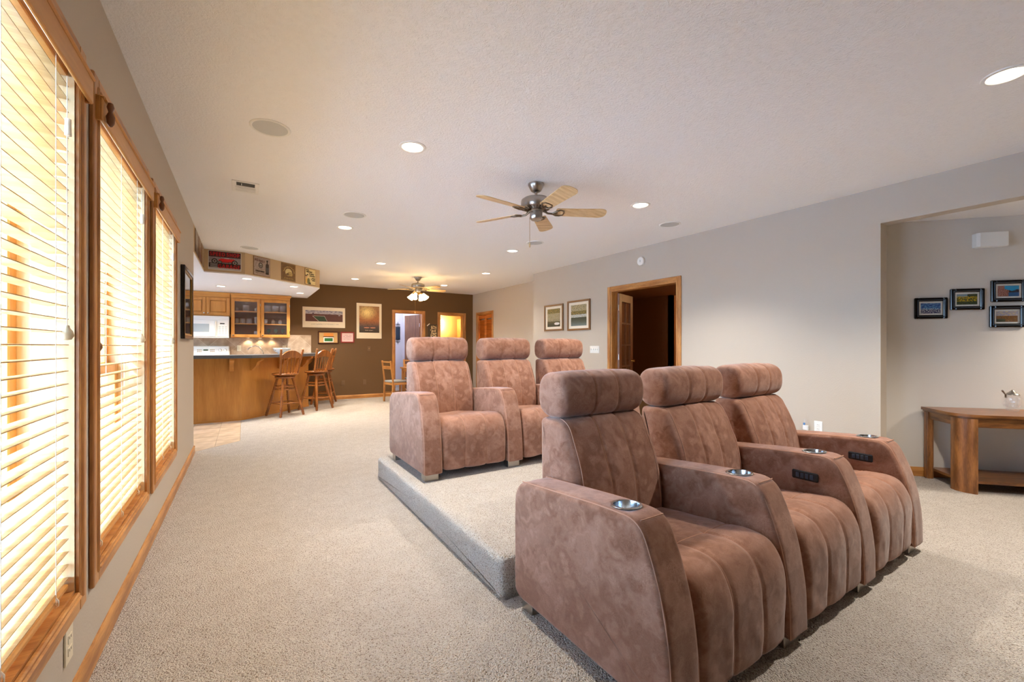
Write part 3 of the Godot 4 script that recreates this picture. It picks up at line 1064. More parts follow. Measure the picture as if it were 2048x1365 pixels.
# ---------------------------------------------------------------- recliners
var wrinkle := noise(7.0, 81, 3)
func build_recliners() -> void:
	var arm_prof := dense(rounded([Vector2(0.0, 0.055), Vector2(0.002, 0.22), Vector2(0.028, 0.40), Vector2(0.072, 0.53), Vector2(0.125, 0.645), Vector2(0.30, 0.642), Vector2(0.865, 0.59), Vector2(0.865, 0.085), Vector2(0.83, 0.055)], [0.01, 0.1, 0.1, 0.05, 0.06, 0.15, 0.11, 0.03, 0.02], 6), 0.03)
	var arm := func(seed_: float) -> ArrayMesh:
		var mb := MB.new()
		mb.cushion(arm_prof, 0.0, 0.155, 0.024, 6, func(u, d, y): return 0.0025 * wrinkle.get_noise_3d(u * 0.3 + seed_, d, y) - 0.002)
		return mb.mesh()
	var seam := func(u: float, c: float, w: float) -> float:
		return maxf(0.0, 1.0 - absf(u - c) / w)
	var seam_tube := func(prof: PackedVector2Array, x: float, u: float, push: Callable, want: Callable) -> ArrayMesh:   # a stitched welt lying in the groove at share u
		var m := prof.size()
		var sign_ := -1.0 if Geometry2D.is_polygon_clockwise(prof) else 1.0
		var path := []
		var first := 0
		while first < m and want.call(prof[first]):
			first += 1
		for q in m:
			var k := (first + q) % m
			if not want.call(prof[k]):
				if path.size() > 1:
					break
				path.clear()
				continue
			var t := (prof[(k + 1) % m] - prof[(k + m - 1) % m]).normalized()
			var p: Vector2 = prof[k] - Vector2(t.y, -t.x) * sign_ * (push.call(u, prof[k].x, prof[k].y) - 0.0006)
			path.append(Vector3(x, p.y, -p.x))
		var mb := MB.new()
		mb.tube(path, [0.0026], 6)
		return mb.mesh()
	var seat_prof := dense(rounded([Vector2(0.62, 0.07), Vector2(0.62, 0.405), Vector2(0.26, 0.44), Vector2(0.075, 0.462), Vector2(0.006, 0.36), Vector2(0.004, 0.2), Vector2(0.008, 0.065)], [0.02, 0.05, 0.1, 0.1, 0.1, 0.1, 0.03], 8), 0.016)
	var seat := func(seed_: float) -> Array:
		var mb := MB.new()
		var push := func(u, d, y):
			var front := 1.0 if d < 0.25 else 0.0
			var k: float = 0.007 * front * maxf(seam.call(u, 0.333, 0.022), seam.call(u, 0.667, 0.022))
			if y > 0.3:
				k += 0.008 * seam.call(d, 0.245, 0.016)
			k -= (0.006 if d < 0.25 else 0.008) * (1.0 - pow(2.0 * u - 1.0, 2))
			if front > 0.0:   # each of the three rolls of the front swells a little
				k -= 0.004 * absf(sin(u * 3.0 * PI))
			k += 0.007 * wrinkle.get_noise_3d(u * 0.22 + seed_, d * 0.4, y * 0.3) + 0.003 * wrinkle.get_noise_3d(u * 0.7 + seed_, d * 0.9, y * 0.9)
			return k
		mb.cushion(seat_prof, 0.16, 0.72, 0.035, 56, push)
		var seams := []
		for u in [0.333, 0.667]:
			seams.append(seam_tube.call(seat_prof, lerpf(0.16, 0.72, u), u, push, func(p): return p.x < 0.245 and p.y > 0.085))
		var at := 0
		for k in seat_prof.size():
			if seat_prof[k].y > 0.3 and absf(seat_prof[k].x - 0.245) < absf(seat_prof[at].x - 0.245) + (10.0 if seat_prof[at].y < 0.3 else 0.0):
				at = k
		var cross := []
		for i in 25:
			var u := lerpf(0.03, 0.97, i / 24.0)
			cross.append(Vector3(lerpf(0.16, 0.72, u), seat_prof[at].y - push.call(u, seat_prof[at].x, seat_prof[at].y) + 0.0006, -seat_prof[at].x))
		var cm := MB.new()
		cm.tube(cross, [0.0022], 6)
		seams.append(cm.mesh())
		return [mb.mesh(), seams]
	var back_prof := dense(rounded([Vector2(0.60, 0.235), Vector2(0.575, 0.42), Vector2(0.598, 0.62), Vector2(0.665, 0.78), Vector2(0.712, 0.868), Vector2(0.88, 0.866), Vector2(0.87, 0.235)], [0.02, 0.1, 0.12, 0.12, 0.06, 0.03, 0.02], 8), 0.018)
	var back := func(seed_: float) -> Array:
		var mb := MB.new()
		var push := func(u, d, y):
			if d > 0.8:
				return 0.0
			var k: float = 0.009 * maxf(seam.call(u, 0.36, 0.02), seam.call(u, 0.64, 0.02))
			k -= 0.014 * (1.0 - pow(2.0 * u - 1.0, 2))
			k += 0.005 * wrinkle.get_noise_3d(u * 0.3 + seed_, d, y * 0.4) + 0.0025 * wrinkle.get_noise_3d(u * 0.9 + seed_, d * 1.4, y * 0.8)
			return k
		mb.cushion(back_prof, 0.158, 0.722, 0.035, 50, push)
		var seams := []
		for u in [0.065, 0.36, 0.64, 0.935]:
			seams.append(seam_tube.call(back_prof, lerpf(0.158, 0.722, u), u, push, func(p): return p.x < 0.76 and p.y > 0.4))
		return [mb.mesh(), seams]
	var head_prof := PackedVector2Array()
	for i in 52:
		var q := TAU * i / 52
		head_prof.append(Vector2(0.80 - 0.106 * signf(cos(q)) * pow(absf(cos(q)), 0.8), 0.979 + 0.108 * signf(sin(q)) * pow(absf(sin(q)), 0.8)))
	var head := func(seed_: float) -> Array:
		var mb := MB.new()
		var push := func(u, d, y):
			var k: float = 0.008 * maxf(seam.call(u, 0.36, 0.02), seam.call(u, 0.64, 0.02))
			k -= 0.007 * (1.0 - pow(2.0 * u - 1.0, 2))
			k += 0.003 * wrinkle.get_noise_3d(u * 0.6 + seed_, d * 1.4, y * 0.8)
			return k
		mb.cushion(head_prof, 0.163, 0.717, 0.035, 50, push)
		var seams := []
		for u in [0.36, 0.64]:
			seams.append(seam_tube.call(head_prof, lerpf(0.163, 0.717, u), u, push, func(p): return p.x < 0.87 and p.y > 0.88))
		return [mb.mesh(), seams]
	var pipe := func(x: float) -> ArrayMesh:
		var mb := MB.new()
		var path := []
		for p in rounded([Vector2(0.0, 0.06), Vector2(0.002, 0.22), Vector2(0.028, 0.40), Vector2(0.072, 0.53), Vector2(0.125, 0.645), Vector2(0.30, 0.642), Vector2(0.80, 0.596)], [0.0, 0.1, 0.1, 0.05, 0.06, 0.15, 0.0], 6):
			path.append(Vector3(x, p.y - 0.0035, -p.x - 0.0035))
		mb.tube(path, [0.003], 6)
		return mb.mesh()
	var pipe_l: ArrayMesh = pipe.call(0.0105)
	var pipe_r: ArrayMesh = pipe.call(0.1445)
	var cup := MB.new()
	cup.lathe([Vector2(0, -0.058), Vector2(0.038, -0.058), Vector2(0.042, -0.052), Vector2(0.045, 0.0), Vector2(0.046, 0.003), Vector2(0.054, 0.003), Vector2(0.056, 0.0), Vector2(0.054, -0.002), Vector2(0.048, -0.002), Vector2(0.045, -0.06), Vector2(0, -0.061)], Transform3D(), 28)
	var cup_mesh := cup.mesh()
	var foot := MB.new()
	foot.box(Vector3(0.0775, 0.028, 0), Vector3(0.11, 0.056, 0.08), 0.004)
	var foot_mesh := foot.mesh()
	var meshes := {}
	var wells := {}
	for v in 3:
		var plain_arm: ArrayMesh = arm.call(v * 3.1)
		wells[v] = await drilled(plain_arm, Vector3(0.0775, 0.6, -0.245), 0.049)
		meshes[v] = [plain_arm, seat.call(v * 5.7), back.call(v * 4.3), head.call(v * 2.9)]
	var slope := atan2(0.645 - 0.596, 0.5)
	var add_arm := func(t: Node3D, x: float, v: int, cups: bool, panel: bool) -> void:
		var a := MeshInstance3D.new()
		if cups:
			a.mesh = wells[v]
		else:
			a.mesh = meshes[v][0]
		a.material_override = M.suede
		a.name = "armrest"
		t.add_child(a, true)
		a.position.x = x
		part(a, "piping", pipe_l, M.suede_piping)
		part(a, "piping", pipe_r, M.suede_piping)
		var cs := MB.new()
		cs.tube([Vector3(0.022, 0.640, -0.132), Vector3(0.03, 0.6405, -0.13), Vector3(0.125, 0.6405, -0.13), Vector3(0.133, 0.640, -0.132)], [0.0022], 6)
		part(a, "front_seam", cs, M.suede_piping)
		for z in [-0.07, -0.79]:
			part(a, "foot", foot_mesh, M.nickel).position.z = z
		if cups:
			var c := part(a, "cup_holder", cup_mesh, M.cup_metal, "brushed steel cup holder")
			c.position = Vector3(0.0775, 0.6465, -0.245)
			c.rotation.x = -0.06
		if panel:
			var q := MB.new()
			q.box(Vector3(-0.004, 0.525, -0.255), Vector3(0.012, 0.046, 0.125), 0.005)
			var s := part(a, "control_panel", q, M.black_plastic, "dark recline switch panel")
			q = MB.new()
			for k in 4:
				q.box(Vector3(-0.011, 0.525, -0.222 - 0.022 * k), Vector3(0.004, 0.026, 0.016), 0.0015)
			part(s, "switch_key", q, M.frame_groove)
	var where := [["front row", 1.085, 0.852, 0.0, deg_to_rad(1.1)], ["rear row on the platform", 1.111, 3.03, 0.205, deg_to_rad(0.5)]]
	var say := [
		["brown suede recliner at the near left end of the front row", "brown suede recliner in the middle of the front row", "brown suede recliner at the far end of the front row by the console table"],
		["brown suede recliner at the left end of the rear row on the platform", "brown suede recliner in the middle of the rear row on the platform", "brown suede recliner at the right end of the rear row on the platform"]]
	for row in 2:
		var w: Array = where[row]
		for i in 3:
			var turn: float = w[4]
			var off := Vector3(0.725 * i, 0, 0).rotated(Vector3.UP, turn)
			var t := thing("recliner", say[row][i], "recliner", P(w[1], w[2], w[3]) + off, turn, "brown suede theater recliners, " + w[0])
			var v := (i + row) % 3
			add_arm.call(t, 0.0, v, row == 0, row == 0 and i >= 2)
			if i == 2:
				add_arm.call(t, 0.725, (v + 1) % 3, row == 0, row == 0)
			for q in [["seat_cushion", 1], ["backrest", 2], ["headrest", 3]]:
				var c := part(t, q[0], meshes[v][q[1]][0], M.suede)
				for sm in meshes[v][q[1]][1]:
					part(c, "seam", sm, M.suede_piping)

func drilled(mesh: Mesh, at: Vector3, r: float) -> Mesh:   # cuts the round well of a cup holder
	var root := CSGCombiner3D.new()
	var a := CSGMesh3D.new()
	a.mesh = mesh
	root.add_child(a)
	var c := CSGCylinder3D.new()
	c.radius = r
	c.height = 0.14
	c.sides = 28
	c.operation = CSGShape3D.OPERATION_SUBTRACTION
	c.position = at + Vector3(0, 0.058, 0)
	root.add_child(c)
	root.name = "well_cutter"
	add_child(root)
	for i in 3:
		await get_tree().process_frame
	var out := root.bake_static_mesh()
	remove_child(root)
	root.free()
	if out == null or out.get_surface_count() == 0:
		print("no well cut")
		return mesh
	return out

# ---------------------------------------------------------------- kitchen
func raised_door(parent: Node, r0: float, r1: float, y0: float, y1: float, d: float) -> MeshInstance3D:   # cabinet door facing the room, front face at depth d
	var f := MB.new()
	var w := 0.055
	rbox(f, r0, r0 + w, d, d + 0.02, y0, y1, 0.003)
	rbox(f, r1 - w, r1, d, d + 0.02, y0, y1, 0.003)
	rbox(f, r0 + w, r1 - w, d, d + 0.02, y0, y0 + w, 0.003)
	rbox(f, r0 + w, r1 - w, d, d + 0.02, y1 - w, y1, 0.003)
	return part(parent, "door", f, M.maple_upright)

func knob(parent: Node, r: float, d: float, y: float) -> void:
	var k := MB.new()
	k.lathe([Vector2(0, 0.028), Vector2(0.013, 0.026), Vector2(0.015, 0.018), Vector2(0.006, 0.01), Vector2(0.008, 0.0), Vector2(0, 0.0)], Transform3D(Basis(Vector3(1, 0, 0), Vector3(0, 0, 1), Vector3(0, -1, 0)), P(r, d, y)), 12)
	part(parent, "knob", k, M.chrome)

func drinking_glass(kind: String, at: Vector3, label: String, m: Material, scale := 1.0, flip := false) -> void:
	var prof := []
	if kind == "tumbler":
		prof = [Vector2(0, 0), Vector2(0.03, 0), Vector2(0.036, 0.1), Vector2(0.034, 0.1), Vector2(0.027, 0.008), Vector2(0, 0.006)]
	elif kind == "wine":
		prof = [Vector2(0, 0), Vector2(0.033, 0.0), Vector2(0.032, 0.003), Vector2(0.005, 0.009), Vector2(0.004, 0.075), Vector2(0.02, 0.085), Vector2(0.036, 0.11), Vector2(0.038, 0.135), Vector2(0.03, 0.17), Vector2(0.028, 0.17), Vector2(0.035, 0.135), Vector2(0.033, 0.112), Vector2(0.018, 0.09), Vector2(0, 0.084)]
	else:
		prof = [Vector2(0, 0), Vector2(0.05, 0), Vector2(0.062, 0.02), Vector2(0.066, 0.13), Vector2(0.062, 0.13), Vector2(0.058, 0.024), Vector2(0.045, 0.008), Vector2(0, 0.007)]
	var mb := MB.new()
	var top: float = 0.1 if kind == "tumbler" else 0.17 if kind == "wine" else 0.13
	var b := Basis().scaled(Vector3(scale, scale, scale))
	var xf := Transform3D(b, Vector3.ZERO)
	if flip:
		xf = Transform3D(Basis(Vector3.RIGHT, PI) * b, Vector3(0, top * scale, 0))
	mb.lathe(prof, xf, 16)
	var o := part(self, "drinking_glass", mb, m)
	o.position = at
	tag(o, label, "glass", "glassware in the glass-door cabinet")

func build_kitchen() -> void:
	var FD := 10.14
	# cabinet over the microwave
	var cab := thing("wall_cabinet", "small maple wall cabinet with two raised panel doors over the microwave", "cabinet")
	var b := MB.new()
	rbox(b, -1.02, -0.245, FD + 0.021, FW - 0.002, 1.80, 2.165)
	rbox(b, -1.02, -0.245, FD + 0.005, FW - 0.002, 2.165, 2.265, 0.004)
	part(cab, "body", b, M.maple_level)
	for q in [[-1.01, -0.638], [-0.63, -0.255]]:
		var dr := raised_door(cab, q[0], q[1], 1.815, 2.16, FD)
		var pn := MB.new()
		rbox(pn, q[0] + 0.065, q[1] - 0.065, FD + 0.003, FD + 0.018, 1.88, 2.095, 0.012)
		part(dr, "raised_panel", pn, M.maple_upright)
		knob(dr, q[1] - 0.028 if q[0] < -0.9 else q[0] + 0.028, FD, 1.85)
	# cabinet with glass doors
	cab = thing("glass_cabinet", "tall maple wall cabinet with two glass doors and shelves of glassware", "cabinet")
	b = MB.new()
	rbox(b, -0.235, -0.215, FD + 0.02, FW - 0.002, 1.385, 2.165)
	rbox(b, 0.785, 0.805, FD + 0.02, FW - 0.002, 1.385, 2.165)
	rbox(b, 0.262, 0.282, FD + 0.02, FD + 0.05, 1.385, 2.165)
	rbox(b, -0.215, 0.785, FD + 0.02, FW - 0.002, 1.385, 1.41)
	rbox(b, -0.235, 0.805, FD + 0.005, FW - 0.002, 2.165, 2.265, 0.004)
	rbox(b, -0.245, 0.83, FD - 0.02, FW - 0.002, 2.225, 2.265, 0.008)
	part(cab, "body", b, M.maple_level)
	b = MB.new()
	rbox(b, -0.215, 0.785, FW - 0.02, FW - 0.003, 1.41, 2.165)
	part(cab, "back_panel", b, M.cabinet_inside)
	for y in [1.655, 1.905]:
		b = MB.new()
		rbox(b, -0.214, 0.784, FD + 0.06, FW - 0.021, y, y + 0.016)
		part(cab, "shelf", b, M.maple_level)
	for q in [[-0.228, 0.266], [0.278, 0.798]]:
		var dr := raised_door(cab, q[0], q[1], 1.395, 2.16, FD)
		var g := MB.new()
		rbox(g, q[0] + 0.05, q[1] - 0.05, FD + 0.008, FD + 0.012, 1.445, 2.11)
		part(dr, "pane", g, M.pane_glass)
		knob(dr, q[0] + 0.03 if q[0] > 0 else q[0] + 0.03, FD, 1.43)
		for y in [1.5, 2.05]:
			var h := MB.new()
			rbox(h, q[1] + 0.0 - 0.004, q[1] + 0.004, FD - 0.004, FD + 0.004, y - 0.025, y + 0.025)
			part(dr, "hinge", h, M.chrome)
	var dz := 10.3
	drinking_glass("bowl", P(0.02, dz, 1.921), "round clear glass bowl on the top shelf, left glass door", M.clear_glass, 0.95)
	drinking_glass("tumbler", P(-0.13, dz, 1.921), "small clear tumbler left of the round bowl, top shelf", M.clear_glass, 0.7)
	drinking_glass("tumbler", P(0.19, dz, 1.921), "small clear tumbler right of the round bowl, top shelf", M.clear_glass, 0.7)
	for k in 3:
		drinking_glass("bowl", P(0.40 + 0.14 * k, dz, 1.921), ["left", "middle", "right"][k] + " one of three wide clear beakers on the top shelf, right glass door", M.clear_glass, 1.05)
	for k in 3:
		drinking_glass("bowl", P(-0.15 + 0.112 * k, dz, 1.671), ["first", "second", "third"][k] + " upturned clear glass from the left on the middle shelf", M.clear_glass, 0.8, true)
	drinking_glass("tumbler", P(0.205, dz, 1.671), "tall clear tumbler at the right end, middle shelf of the left door", M.clear_glass, 1.4)
	drinking_glass("tumbler", P(0.37, dz, 1.671), "slim clear glass at the left end, middle shelf of the right door", M.clear_glass, 1.0)
	for k in 2:
		drinking_glass("wine", P(0.5 + 0.13 * k, dz, 1.671), ["left", "right"][k] + " one of two upturned clear wine glasses on the middle shelf", M.clear_glass, 1.05, true)
	drinking_glass("tumbler", P(0.19, dz, 1.411), "clear tumbler alone on the bottom shelf, left glass door", M.clear_glass, 1.1)
	var gg := mat("green_glass", Color(0.1, 0.2, 0.16, 0.75), 0.05)
	gg.transparency = BaseMaterial3D.TRANSPARENCY_ALPHA
	for k in 3:
		drinking_glass("wine", P(0.42 + 0.13 * k, dz, 1.411), ["first", "second", "third"][k] + " dark green goblet from the left on the bottom shelf", gg, 0.95)
	# microwave
	var mw := thing("microwave_oven", "white over-range microwave with a grey door window", "microwave")
	b = MB.new()
	rbox(b, -1.02, -0.262, 10.08, FW - 0.005, 1.372, 1.795, 0.008)
	part(mw, "body", b, M.white_enamel)
	b = MB.new()
	rbox(b, -1.01, -0.47, 10.06, 10.08, 1.40, 1.72, 0.006)
	var md := part(mw, "door", b, M.white_enamel)
	b = MB.new()
	rbox(b, -0.95, -0.58, 10.056, 10.061, 1.485, 1.64, 0.002)
	part(md, "window", b, M.grey_screen, "grey microwave window")
	b = MB.new()
	b.tube([P(-0.485, 10.06, 1.42), P(-0.485, 10.035, 1.44), P(-0.485, 10.035, 1.66), P(-0.485, 10.06, 1.68)], [0.011], 8)
	part(md, "handle", b, M.white_enamel)
	b = MB.new()
	rbox(b, -0.455, -0.275, 10.066, 10.08, 1.40, 1.72, 0.004)
	var cp := part(mw, "control_panel", b, M.white_enamel)
	b = MB.new()
	rbox(b, -0.41, -0.335, 10.063, 10.066, 1.64, 1.66)
	part(cp, "display", b, M.black_plastic)
	for i in 3:
		for j in 5:
			b = MB.new()
			rbox(b, -0.43 + 0.05 * i, -0.395 + 0.05 * i, 10.0635, 10.066, 1.45 + 0.032 * j, 1.47 + 0.032 * j)
			part(cp, "key", b, M.speaker_cloth)
	# range
	var rg := thing("kitchen_range", "white electric range with a control backguard under the microwave", "range")
	b = MB.new()
	rbox(b, -1.02, -0.262, 9.82, FW - 0.01, 0.0, 0.915, 0.008)
	part(rg, "body", b, M.white_enamel)
	b = MB.new()
	rbox(b, -1.02, -0.262, 10.36, FW - 0.01, 0.915, 1.215, 0.015)
	var bg := part(rg, "backguard", b, M.white_enamel)
	for r in [-0.96, -0.88, -0.42, -0.335]:
		var kn := MB.new()
		kn.lathe([Vector2(0, 0.025), Vector2(0.02, 0.022), Vector2(0.024, 0.0), Vector2(0, 0.0)], Transform3D(Basis(Vector3(1, 0, 0), Vector3(0, 0, 1), Vector3(0, -1, 0)), P(r, 10.36, 1.135)), 14)
		part(bg, "dial", kn, M.white_plastic)
	b = MB.new()
	rbox(b, -0.69, -0.615, 10.356, 10.36, 1.125, 1.15)
	part(bg, "clock_display", b, mat("green_display", rgb8(40, 66, 34), 0.3))
	for i in 3:
		for j in 2:
			for e in [-0.79, -0.58]:
				b = MB.new()
				rbox(b, e + 0.026 * i, e + 0.018 + 0.026 * i, 10.357, 10.36, 1.1 + 0.035 * j, 1.112 + 0.035 * j)
				part(bg, "key", b, M.gold_frame)
	# base cabinets and back counter
	var bc := thing("base_cabinet", "maple base cabinet run along the kitchen back wall", "cabinet")
	b = MB.new()
	rbox(b, -0.255, 0.93, 9.9, FW - 0.01, 0.1, 0.87)
	rbox(b, -0.255, 0.93, 9.97, FW - 0.01, 0.0, 0.1)
	part(bc, "body", b, M.maple_upright)
	for k in 3:
		raised_door(bc, -0.24 + 0.39 * k, 0.13 + 0.39 * k, 0.12, 0.85, 9.879)
	var wt := MB.new()
	rbox(wt, -0.255, 0.93, 9.86, FW - 0.01, 0.87, 0.91, 0.006)
	tag(part(self, "back_worktop", wt, M.stone_counter), "dark speckled worktop along the kitchen back wall", "worktop")
	# tiled splashback: diagonal tiles with light joints
	var sb := MB.new()
	rbox(sb, -1.3, 1.244, FW - 0.006, FW - 0.001, 0.911, 1.455)
	var spl := struct("wall_splashback", sb, M.grout_light, "diagonal beige tile splashback behind the kitchen counter", "tiled wall")
	var rect := PackedVector2Array([Vector2(-1.3, 0.915), Vector2(1.242, 0.915), Vector2(1.242, 1.453), Vector2(-1.3, 1.453)])
	var q := 0.33 / sqrt(2.0)
	var e := q - 0.003
	var cnt := 0
	for i in range(-6, 9):
		for j in range(-2, 4):
			var cx := 0.08 + i * q
			var cy := 1.20 + j * q
			if posmod(i + j, 2):
				continue
			for piece in Geometry2D.intersect_polygons(PackedVector2Array([Vector2(cx - e, cy), Vector2(cx, cy - e), Vector2(cx + e, cy), Vector2(cx, cy + e)]), rect):
				var t := MB.new()
				t.prism(piece, 0.0, 0.004, Transform3D(Basis(), P(0, FW - 0.006, 0)))
				part(spl, "tile", t, M.wall_tile if cnt % 2 else M.wall_tile_b)
				cnt += 1
	# under-cabinet lamps
	for k in 3:
		var o := thing("puck_light", ["left", "middle", "right"][k] + " one of three small lamps under the glass cabinet", "lamp", P(0.06 + 0.21 * k, 10.40, 1.384), 0.0, "small lamps under the glass cabinet")
		var h := MB.new()
		h.lathe([Vector2(0.026, -0.008), Vector2(0.034, -0.008), Vector2(0.036, 0.0), Vector2(0.026, 0.0), Vector2(0.026, -0.008)], Transform3D(), 16)
		part(o, "housing", h, M.white_plastic)
		h = MB.new()
		h.lathe([Vector2(0, -0.005), Vector2(0.026, -0.005), Vector2(0.026, 0.0), Vector2(0, 0.0)], Transform3D(), 16)
		part(o, "lamp_disc", h, M.lamp_white)
		spot(o, Vector3(0, -0.014, 0), Color(1.0, 0.9, 0.75), 0.035, 60.0, 0.02)
	# faucet
	var fa := thing("sink_faucet", "curved chrome faucet at the kitchen back counter", "faucet", P(0.32, 10.2, 0.91))
	b = MB.new()
	b.lathe([Vector2(0, 0), Vector2(0.03, 0), Vector2(0.028, 0.012), Vector2(0.016, 0.03), Vector2(0.014, 0.06), Vector2(0, 0.06)], Transform3D(), 16)
	part(fa, "base", b, M.chrome)
	b = MB.new()
	b.tube([Vector3(0, 0.05, 0), Vector3(0, 0.14, 0), Vector3(-0.02, 0.22, 0), Vector3(-0.07, 0.285, 0), Vector3(-0.14, 0.31, 0), Vector3(-0.21, 0.295, 0), Vector3(-0.26, 0.255, 0), Vector3(-0.275, 0.225, 0)], [0.012, 0.012, 0.011, 0.011, 0.011, 0.011, 0.012, 0.013], 10)
	part(fa, "spout", b, M.chrome)
	b = MB.new()
	b.tube([Vector3(0.02, 0.04, 0), Vector3(0.05, 0.07, 0), Vector3(0.09, 0.09, 0)], [0.007], 8)
	part(fa, "lever", b, M.chrome)
	outlet(P(-0.1, FW - 0.0105, 1.17), Vector3(0, 0, 1), "ivory outlet on the tile splashback left of the faucet", M.ivory_plastic)
	outlet(P(0.72, FW - 0.0105, 1.17), Vector3(0, 0, 1), "ivory outlet on the tile splashback right of the bowl", M.ivory_plastic)
	build_bar()
	build_stools()
	build_signs()

func offset_poly(pts: Array, d: float) -> PackedVector2Array:   # shifts an open line to its left by d
	var out := PackedVector2Array()
	for i in pts.size():
		var n := Vector2.ZERO
		var a: Vector2 = (pts[i] - pts[maxi(i - 1, 0)]).normalized()
		var b: Vector2 = (pts[mini(i + 1, pts.size() - 1)] - pts[i]).normalized()
		if i == 0:
			a = b
		if i == pts.size() - 1:
			b = a
		var na := Vector2(-a.y, a.x)
		var nb := Vector2(-b.y, b.x)
		n = (na + nb) / (1.0 + na.dot(nb))
		out.append(pts[i] + n * d)
	return out

func band(pts: Array, d0: float, d1: float) -> PackedVector2Array:
	var a := offset_poly(pts, d0)
	var b := offset_poly(pts, d1)
	b.reverse()
	a.append_array(b)
	return a

func build_bar() -> void:
	var flat := Transform3D(Basis(Vector3(1, 0, 0), Vector3(0, 0, -1), Vector3(0, 1, 0)), Vector3.ZERO)
	var line := [Vector2(-1.05, 8.30), Vector2(-0.042, 8.345), Vector2(1.09, 9.58), Vector2(1.09, FW - 0.005)]   # outer face of the bar
	var bar := thing("kitchen_bar", "angled maple kitchen bar with smooth panel fronts and corbels", "bar counter")
	var core := MB.new()
	core.prism(band(line, 0.015, 0.14), 0.0, 1.02, flat)
	part(bar, "core", core, M.maple_upright)
	for i in 3:
		var a: Vector2 = line[i]
		var c: Vector2 = line[i + 1]
		var p := MB.new()
		p.prism(band([a, c], 0.0, 0.016), 0.03, 1.02, flat)
		part(bar, "front_panel", p, M.maple_upright)
		var tr := MB.new()
		tr.prism(band([a, c], -0.01, 0.0), 0.0, 0.035, flat)
		part(bar, "toe_trim", tr, M.maple_level)
	var corb := func(a: Vector2, c: Vector2, t: float) -> void:
		var dir := (c - a).normalized()
		var out := Vector2(dir.y, -dir.x)
		var at := a.lerp(c, t) + out * 0.001
		var prof := rounded([Vector2(0, 0), Vector2(0.22, 0), Vector2(0.22, -0.035), Vector2(0.13, -0.07), Vector2(0.12, -0.13), Vector2(0.05, -0.19), Vector2(0.04, -0.21), Vector2(0, -0.21)], [0.0, 0.0, 0.02, 0.06, 0.06, 0.04, 0.02, 0.0], 5)
		var cb := MB.new()
		cb.prism(prof, -0.03, 0.03, Transform3D(Basis(Vector3(out.x, 0, -out.y), Vector3.UP, Vector3(dir.x, 0, -dir.y)), P(at.x, at.y, 1.02)))
		part(bar, "corbel", cb, M.maple_upright)
	corb.call(line[0], line[1], 0.86)
	corb.call(line[0], line[1], 0.25)
	corb.call(line[1], line[2], 0.12)
	corb.call(line[1], line[2], 0.5)
	corb.call(line[1], line[2], 0.88)
	corb.call(line[2], line[3], 0.5)
	var top := MB.new()
	top.prism(band(line, -0.30, 0.24), 1.021, 1.07, flat)
	tag(part(self, "bar_countertop", top, M.stone_counter), "dark grey speckled countertop of the angled kitchen bar", "countertop")
	# bowl on the bar
	var bowl := thing("serving_bowl", "white patterned bowl on the dark bar countertop", "bowl", P(0.60, 9.28, 1.07))
	var mb := MB.new()
	mb.lathe([Vector2(0, 0), Vector2(0.06, 0), Vector2(0.065, 0.01), Vector2(0.12, 0.045), Vector2(0.155, 0.105), Vector2(0.15, 0.107), Vector2(0.113, 0.05), Vector2(0.06, 0.018), Vector2(0, 0.014)], Transform3D(), 24)
	part(bowl, "shell", mb, M.white_enamel)
	for k in 10:
		var a := TAU * k / 10
		mb = MB.new()
		mb.lathe([Vector2(0, 0.004), Vector2(0.012, 0.001), Vector2(0.012, 0), Vector2(0, 0)], Transform3D(Basis(Vector3(0, 0, 1).rotated(Vector3.UP, 0.0), 0.0) if false else Basis.looking_at(Vector3(0, -1, 0.0).rotated(Vector3.UP, 0), Vector3.FORWARD), Vector3.ZERO), 8)
		var dot := part(bowl, "painted_flower", mb, M.seat_cloth)
		dot.transform = Transform3D(Basis(Vector3.UP, -a) * Basis(Vector3(0, 0, 1), -PI / 2 + 0.45), Vector3(cos(a) * 0.139, 0.068, sin(a) * 0.139))

func turned(a: Vector3, b: Vector3, r: float, beads: int, mb: MB) -> void:   # a turned wooden rod with rings
	var path := []
	var rad := []
	var n := beads * 4
	for i in n + 1:
		var t := float(i) / n
		path.append(a.lerp(b, t))
		var k: float = [0.72, 1.0, 0.72, 0.9][i % 4]
		rad.append(r * k * (0.75 if i == 0 or i == n else 1.0))
	mb.tube(path, rad, 8)

